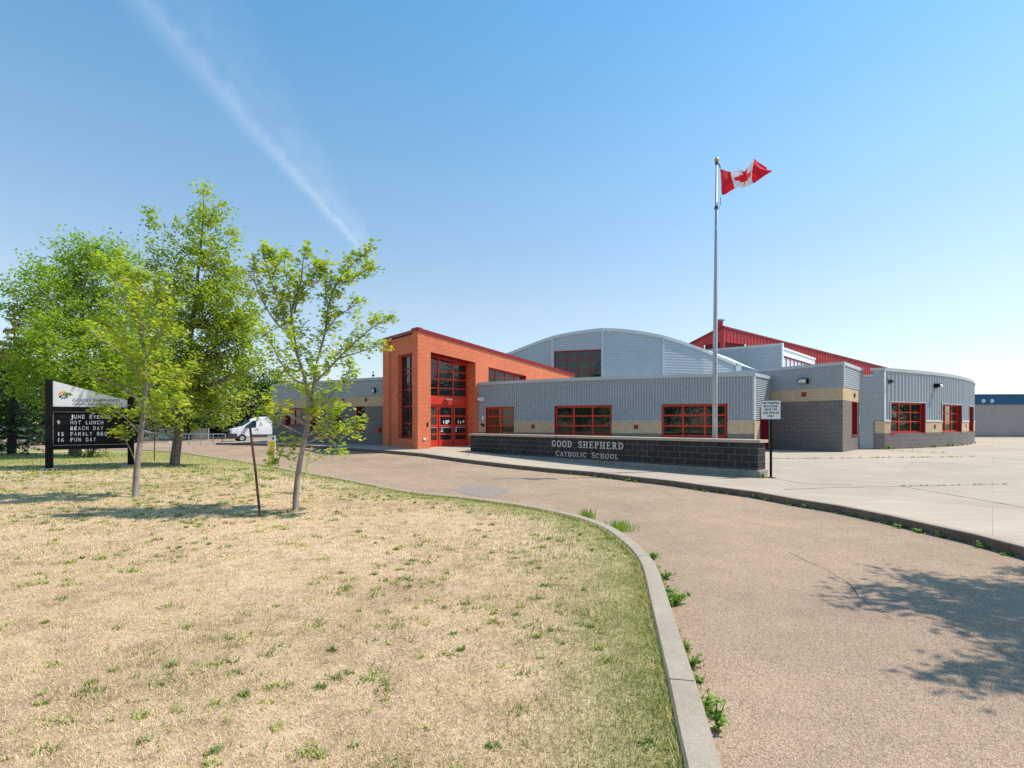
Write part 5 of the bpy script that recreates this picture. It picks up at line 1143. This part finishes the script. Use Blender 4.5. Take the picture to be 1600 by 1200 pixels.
# tree standing right of the view, seen by its shadow on the driveway
sx, sy = SUNDIR.x/SUNDIR.z, SUNDIR.y/SUNDIR.z; r_ = random.Random(4); bl = []
for (x, y, R, h) in ((1335, 941, .2, 4.9), (1380, 945, .26, 5.0), (1330, 918, .14, 5.2), (1370, 920, .22, 5.3), (1430, 935, .34, 5.2), (1480, 950, .36, 5.4), (1530, 962, .36, 5.6), (1440, 905, .2, 5.6), (1500, 918, .3, 5.8), (1560, 930, .36, 5.9), (1600, 950, .45, 6.0), (1650, 930, .5, 6.2), (1560, 985, .2, 5.3), (1620, 1000, .4, 5.6), (1700, 960, .6, 6.0), (1475, 1064, .14, 5.0), (1510, 1050, .16, 5.1), (1545, 1062, .18, 5.1), (1600, 1060, .25, 5.2), (1670, 1040, .4, 5.4), (1590, 893, .16, 6.2), (1650, 900, .35, 6.3), (1395, 893, .1, 5.8), (1760, 1000, .6, 5.6), (1800, 930, .7, 6.2)):
    g_ = hit(x, y, zr); bl.append((g_.x+sx*h, g_.y+sy*h, h, R, R*.8))
blob_tree('leafy_tree', 'broadleaf tree just right of the view that throws its shadow over the driveway', (9.3, 4.8, .15), [(9.3, 4.8, 2), (9.2, 4.9, 3.4), (9.0, 5, 4.6), (8.8, 5.1, 5.6)], bl, 640, 15, .085, M_green, M_dbark, sig=.15, tr=(.15, .06), nb=140, shell=.6)

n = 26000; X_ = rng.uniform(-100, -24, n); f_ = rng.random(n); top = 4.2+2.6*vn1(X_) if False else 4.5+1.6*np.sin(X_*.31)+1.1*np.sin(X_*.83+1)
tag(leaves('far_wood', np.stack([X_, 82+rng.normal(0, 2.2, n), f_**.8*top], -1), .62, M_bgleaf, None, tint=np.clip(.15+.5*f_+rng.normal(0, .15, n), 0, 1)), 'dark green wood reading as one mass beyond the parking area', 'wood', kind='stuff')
# shrub behind the message sign
sh = Vector(((141-800)/FX*24, 24, 0)); sh.z = float(zl(sh.x, sh.y)); e = empty('low_shrub', sh, 'low dark many-stemmed shrub seen under the message sign', 'shrub'); mb = MB(); cc = []
for k in range(16):
    a = rnd.uniform(0, 6.28); q = sh+Vector((math.cos(a)*rnd.uniform(.2, .6), math.sin(a)*.4, rnd.uniform(.5, 1.2))); mb.tube([sh, sh.lerp(q, .5)+Vector((0, 0, .1)), q], [.025, .018, .006], 5)
    for _ in range(45): cc.append(tuple(q+Vector(rng.normal(0, .16, 3))))
for _ in range(350): cc.append((sh.x+rng.normal(0, .5), sh.y+rng.normal(0, .3), sh.z+abs(rng.normal(.12, .1))))
mb.build('stems', M_sbark, e); leaves('foliage', np.array(cc), .09, M_bgleaf, e)

# ------------------------------------------------------------------ weeds
def weed(name, label, p, h, spread, n_stem, leafn, size, group=None, cat='weed', grassy=False):
    t = empty(name, p, label, cat, group); P_ = []; tt = []
    if grassy:
        V_ = []
        for _ in range(n_stem):
            a = rnd.uniform(0, 6.28); b_ = p+Vector((rnd.gauss(0, spread*.4), rnd.gauss(0, spread*.4), 0)); l = h*rnd.uniform(.5, 1.1); w = .006; tp = b_+Vector((math.cos(a)*l*.35, math.sin(a)*l*.35, l)); s = Vector((-math.sin(a), math.cos(a), 0))*w; m = b_.lerp(tp, .55)-Vector((math.cos(a), math.sin(a), 0))*l*.06
            V_.append([tuple(b_-s), tuple(b_+s), tuple(m+s*.8), tuple(tp)]); tt.append(rnd.uniform(.4, 1))
        cloud('blades', np.array(V_), M_weed, t, np.array(tt)); return t
    mb = MB()
    for k in range(n_stem):
        a = rnd.uniform(0, 6.28); rr = spread*rnd.uniform(.2, 1); q = p+Vector((math.cos(a)*rr, math.sin(a)*rr, h*rnd.uniform(.4, 1))); m = p.lerp(q, .5)+Vector((0, 0, h*.1)); mb.tube([p, m, q], [.004, .003, .0015], 5)
        for z in range(leafn):
            f = (z+1)/leafn; c = p.lerp(m, f*2) if f < .5 else m.lerp(q, f*2-1); P_.append(tuple(c+Vector(rng.normal(0, size*.35, 3)))); tt.append(rnd.uniform(.15, .75))
    mb.build('stems', M_weed, t); leaves('leaves', np.array(P_), size, M_weed, t, [(-.5, 0), (-.25, -.1), (-.2, -.22), (0, -.1), (.1, -.24), (.25, -.08), (.55, 0), (.25, .08), (.1, .24), (0, .1), (-.2, .22), (-.25, .1)], np.array(tt), up=.5, jit=.45); return t
def wh(x, y, zf=zr): return hit(x, y, zf)
weed('thistle', 'tall branching thistle at the kerb in the lower right foreground', wh(1121, 1142), .20, .07, 6, 14, .038)
weed('broadleaf_weed', 'leafy weed hugging the kerb just above the thistle', wh(1101, 1105), .07, .08, 7, 9, .034)
weed('broadleaf_weed', 'leafy weed clump in the middle of the lawn kerb', wh(1082, 1042), .10, .11, 10, 11, .036)
weed('broadleaf_weed', 'leafy weed clump where the lawn kerb starts bending', wh(1056, 945), .12, .16, 13, 12, .05)
weed('broadleaf_weed', 'upper leafy weed in the row along the bend of the kerb', wh(1037, 905), .10, .15, 11, 12, .05)
weed('broadleaf_weed', 'small weed at the top of the row along the kerb bend', wh(1018, 872), .08, .15, 9, 10, .05)
weed('grass_tuft', 'bright upright grass tuft at the kerb, left of two', wh(917, 811), .20, .16, 110, 1, .1, cat='grass tuft', grassy=True)
weed('grass_tuft', 'wider upright grass tuft at the kerb, right of two', wh(968, 829), .18, .26, 170, 1, .1, cat='grass tuft', grassy=True)
weed('broadleaf_weed', 'yellow-green weed at the foot of the right end of the sign wall', wh(1192, 747, zkt), .16, .12, 10, 9, .06)
for i, (x, y, h_, lb) in enumerate(((1044, 925, .09, 'low weed between the two biggest leaf clumps of the kerb bend'), (1026, 889, .08, 'low weed just below the top of the row on the kerb bend'), (1091, 1066, .08, 'low weed just under the middle leaf clump of the kerb'), (1074, 1018, .07, 'low weed just above the middle leaf clump of the kerb'), (1108, 1118, .08, 'low weed touching the left side of the thistle'), (1051, 938, .1, 'leafy weed right under the clump at the start of the straight kerb'))):
    weed('broadleaf_weed', lb, wh(x, y), h_*.75, .09, 8, 9, .032)
k_ = 0
for s in np.arange(0, 1, .0145):                          # scattered weeds in the plaza gutter
    t_ = plaza_edge.L-(plaza_edge.L*.0)-s*24-6.5
    if rnd.random() < .2: continue
    p = plaza_edge.at(t_)+plaza_edge.n(t_)*.05
    if k_ == 0: pr = weed('gutter_weed', 'small weed growing in the gutter under the plaza kerb', Vector((p.x, p.y, float(zr(p.x, p.y)))), .07, .10, 7, 7, .045, 'gutter weeds along the plaza kerb')
    else:
        c = pr.copy(); C.objects.link(c); c.location = (p.x, p.y, float(zr(p.x, p.y))); c.rotation_euler.z = rnd.uniform(0, 6); c.scale = (rnd.uniform(.6, 1.5),)*2+(rnd.uniform(.5, 1.2),)
        for ch in pr.children: q = ch.copy(); C.objects.link(q); q.parent = c
    k_ += 1
k_ = 0
for X in (1384, 1392, 1421, 1436, 1451, 1457, 1470, 1478, 1484, 1493, 1500, 1507, 1513, 1520):
    t_ = CW.px(X); p = CW.at(t_)+CW.n(t_)*.12; big = X in (1457, 1478, 1484)
    if k_ == 0: pr2 = weed('wall_weed', 'weed growing at the foot of the curved wing', Vector((p.x, p.y, float(zkt(p.x, p.y)))), .2, .15, 8, 9, .09, 'weeds along the foot of the curved wing')
    else:
        c = pr2.copy(); C.objects.link(c); c.location = (p.x, p.y, float(zkt(p.x, p.y))); c.rotation_euler.z = rnd.uniform(0, 6); s = rnd.uniform(.35, .65)*(1.9 if big else 1); c.scale = (s, s, s)
        for ch in pr2.children: q = ch.copy(); C.objects.link(q); q.parent = c
    k_ += 1
# weeds in plaza joints (uncountable): one object
P_ = []
for (a, c2, n) in (((1207, 717), (1522, 713.6), 500), ((1408, 760), (1572, 757), 130), ((1388, 704.6), (1480, 707.5), 120)):
    for _ in range(n):
        f = rnd.random()**1.0; q = hit(a[0]+(c2[0]-a[0])*f, a[1]+(c2[1]-a[1])*f+rnd.gauss(0, .15), zkt)
        if math.sin(f*37)+math.sin(f*91) > -.4: P_.append((q.x+rnd.gauss(0, .015), q.y+rnd.gauss(0, .02), q.z+rnd.uniform(.005, .03)))
tag(leaves('joint_moss', np.array(P_), .05, M_weed, None), 'thin line of grass and moss growing in the plaza joints', 'moss', kind='stuff')
# dark debris and leaves in the gutter
P_ = []
for _ in range(2600):
    t_ = plaza_edge.L-6-rnd.random()**.8*26; p = plaza_edge.at(t_)+plaza_edge.n(t_)*abs(rnd.gauss(0, .05)); P_.append((p.x, p.y, float(zr(p.x, p.y))+rnd.uniform(.0, .02)))
tag(leaves('gutter_litter', np.array(P_), .035, M_bark, None), 'dry leaf litter lying in the gutter below the plaza kerb', 'leaf litter', kind='stuff')

# ------------------------------------------------------------------ grass
def vnoise(x, y, s, seed):
    r = np.random.default_rng(seed); Gd = r.random((64, 64)); X, Y = x*s, y*s; xi, yi = np.floor(X).astype(int), np.floor(Y).astype(int); fx_, fy_ = Sm(X-xi), Sm(Y-yi)
    g_ = lambda a, b_: Gd[a % 64, b_ % 64]
    return (g_(xi, yi)*(1-fx_)+g_(xi+1, yi)*fx_)*(1-fy_)+(g_(xi, yi+1)*(1-fx_)+g_(xi+1, yi+1)*fx_)*fy_
PL = np.array(lo)
def in_lawn(x, y):
    c = np.zeros(len(x), bool); j = len(PL)-1
    for i in range(len(PL)):
        a, b_ = PL[i], PL[j]
        if a[1] != b_[1]: c ^= ((a[1] > y) != (b_[1] > y)) & (x < (b_[0]-a[0])*(y-a[1])/(b_[1]-a[1])+a[0])
        j = i
    return c
def blades(N_, d0_, d1_, pw, L_, Wd):
    d = (d0_**pw+(d1_**pw-d0_**pw)*rng.random(N_))**(1/pw); r = rng.uniform(-1.06, .55, N_); x, y = r*d, d; k = in_lawn(x, y); x, y, d = x[k], y[k], d[k]
    de = dist_edge(x, y); n1 = vnoise(x, y, .5, 1)*.6+vnoise(x, y, 1.7, 2)*.4; n2 = vnoise(x, y, 5, 3)
    thick = .35+1.3*vnoise(x, y, .45, 9)+.5*vnoise(x, y, 1.5, 10)
    pg = np.clip(1.15-de/thick, 0, 1)*.75+np.clip((n1-.64)*1.1, 0, .2)+.035+np.clip((y-9)/9, 0, .9)*vnoise(x, y, .35, 5)*(x < -5)*1.1
    g = rng.random(len(x)) < pg*(.5+n2)
    keep = rng.random(len(x)) < np.where(g, 1, .55+.45*n2); x, y, d, g, n2 = x[keep], y[keep], d[keep], g[keep], n2[keep]
    n = len(x); l = L_*rng.uniform(.4, 1.1, n)*np.where(g, 1.15, .8); w = Wd*rng.uniform(.7, 1.3, n)
    a = rng.uniform(0, 6.28, n); tl = rng.uniform(.3, 1.3, n)*np.where(g, .8, 1.5); z = zl(x, y)
    hx, hy = np.cos(a), np.sin(a); B = np.stack([x, y, z-.004], -1); S_ = np.stack([-hy, hx, 0*a], -1)*w[:, None]/2
    T = B+np.stack([hx*l*tl*.7, hy*l*tl*.7, l/np.sqrt(1+tl*tl)*1.1], -1)
    br_ = np.clip((vnoise(x, y, 1.3, 21)*.5+vnoise(x, y, 4.1, 22)*.5-.56)*4, 0, .7)
    tint = np.where(g, rng.uniform(.6, 1, n), np.where(rng.random(n) < br_, rng.uniform(0, .09, n), rng.uniform(.03, .42, n))); return np.stack([B-S_, B+S_, T], 1), tint
A_ = [blades(210000, 2.2, 6, 1.3, .040, .0042), blades(190000, 6, 13, 1.5, .05, .008), blades(90000, 13, 28, 1.5, .065, .016)]
# dark rosettes and clover clumps in the dry turf
nc = 4200; d = (2.3**1.6+(18**1.6-2.3**1.6)*rng.random(nc))**(1/1.6); x = rng.uniform(-1.05, .45, nc)*d; k = in_lawn(x, d) & (rng.random(nc) < .25+.9*(vnoise(x, d, .7, 8) > .55)); x, y = x[k], d[k]
ii = np.repeat(np.arange(len(x)), (4+36*rng.random(len(x))**2.5).astype(int)); sz = rng.uniform(.008, .04, len(x))*(1+y/14)
cx_ = x[ii]+rng.normal(0, 1, len(ii))*sz[ii]; cy_ = y[ii]+rng.normal(0, 1, len(ii))*sz[ii]*.8; n = len(ii); a = rng.uniform(0, 6.28, n); l = rng.uniform(.02, .045, n)*(1+cy_/25); B = np.stack([cx_, cy_, zl(cx_, cy_)], -1)
Sv = np.stack([-np.sin(a), np.cos(a), 0*a], -1)*(.004+cy_*.0005)[:, None]; T = B+np.stack([np.cos(a)*l*.6, np.sin(a)*l*.6, l*.8], -1); A_.append((np.stack([B-Sv, B+Sv, T], 1), np.clip(rng.uniform(.66, .98, len(x))[ii]+rng.uniform(-.1, .1, n), .55, 1)))
te = lawn_edge.L*rng.random(26000)**.55; te = lawn_edge.L*(1-(1-rng.random(26000))**2.2*.0-(rng.random(26000)**1.7)*.75)
EP = np.array([tuple(lawn_edge.at(v)+lawn_edge.n(v)*(.172+abs(rnd.gauss(0, .03)))) for v in te]); nn_ = len(EP); dd = np.abs(EP[:, 1]); l = rng.uniform(.02, .065, nn_); a = rng.uniform(0, 6.28, nn_)
Bp = np.stack([EP[:, 0], EP[:, 1], zl(EP[:, 0], EP[:, 1])-.003], -1); Sv = np.stack([-np.sin(a), np.cos(a), 0*a], -1)*(.0016+dd*.0004)[:, None]; Tp = Bp+np.stack([np.cos(a)*l*.6, np.sin(a)*l*.6, l], -1)
A_.append((np.stack([Bp-Sv, Bp+Sv, Tp], 1), np.where(rng.random(nn_) < .6, rng.uniform(.55, .95, nn_), rng.uniform(0, .4, nn_))))
tq = lawn_edge.L-2.2-rng.random(9000)**1.2*12; kq = vnoise(tq, tq*0, 2.3, 31) > .42; tq = tq[kq]
EP = np.array([tuple(lawn_edge.at(v)-lawn_edge.n(v)*(.004+abs(rnd.gauss(0, .022)))) for v in tq]); nn_ = len(EP); dd = np.abs(EP[:, 1]); l = rng.uniform(.012, .05, nn_); a = rng.uniform(0, 6.28, nn_)
Bp = np.stack([EP[:, 0], EP[:, 1], zr(EP[:, 0], EP[:, 1])-.002], -1); Sv = np.stack([-np.sin(a), np.cos(a), 0*a], -1)*(.0024+dd*.0004)[:, None]; Tp = Bp+np.stack([np.cos(a)*l*.7, np.sin(a)*l*.7, l], -1)
A_.append((np.stack([Bp-Sv, Bp+Sv, Tp], 1), np.where(rng.random(nn_) < .7, rng.uniform(.62, 1, nn_), rng.uniform(0, .4, nn_))))
tag(cloud('grass', np.concatenate([q[0] for q in A_]), M_blade, None, np.concatenate([q[1] for q in A_])), 'short dry lawn grass with green tufts', 'grass', kind='stuff')
# joints across the lawn kerb
tj = lawn_edge.L-1.2
while tj > 2:
    p, n_ = lawn_edge.at(tj), lawn_edge.n(tj); u = Vector((-n_.y, n_.x)); mb = MB(); z = float(zr(p.x, p.y)); mb.box(p, u, n_, -.004, .004, .012, .158, z+.148, z+.1515)
    tag(mb.build('kerb_joint', M_crack), kind='structure'); tj -= 3.05 if tj > lawn_edge.L-24 else 6
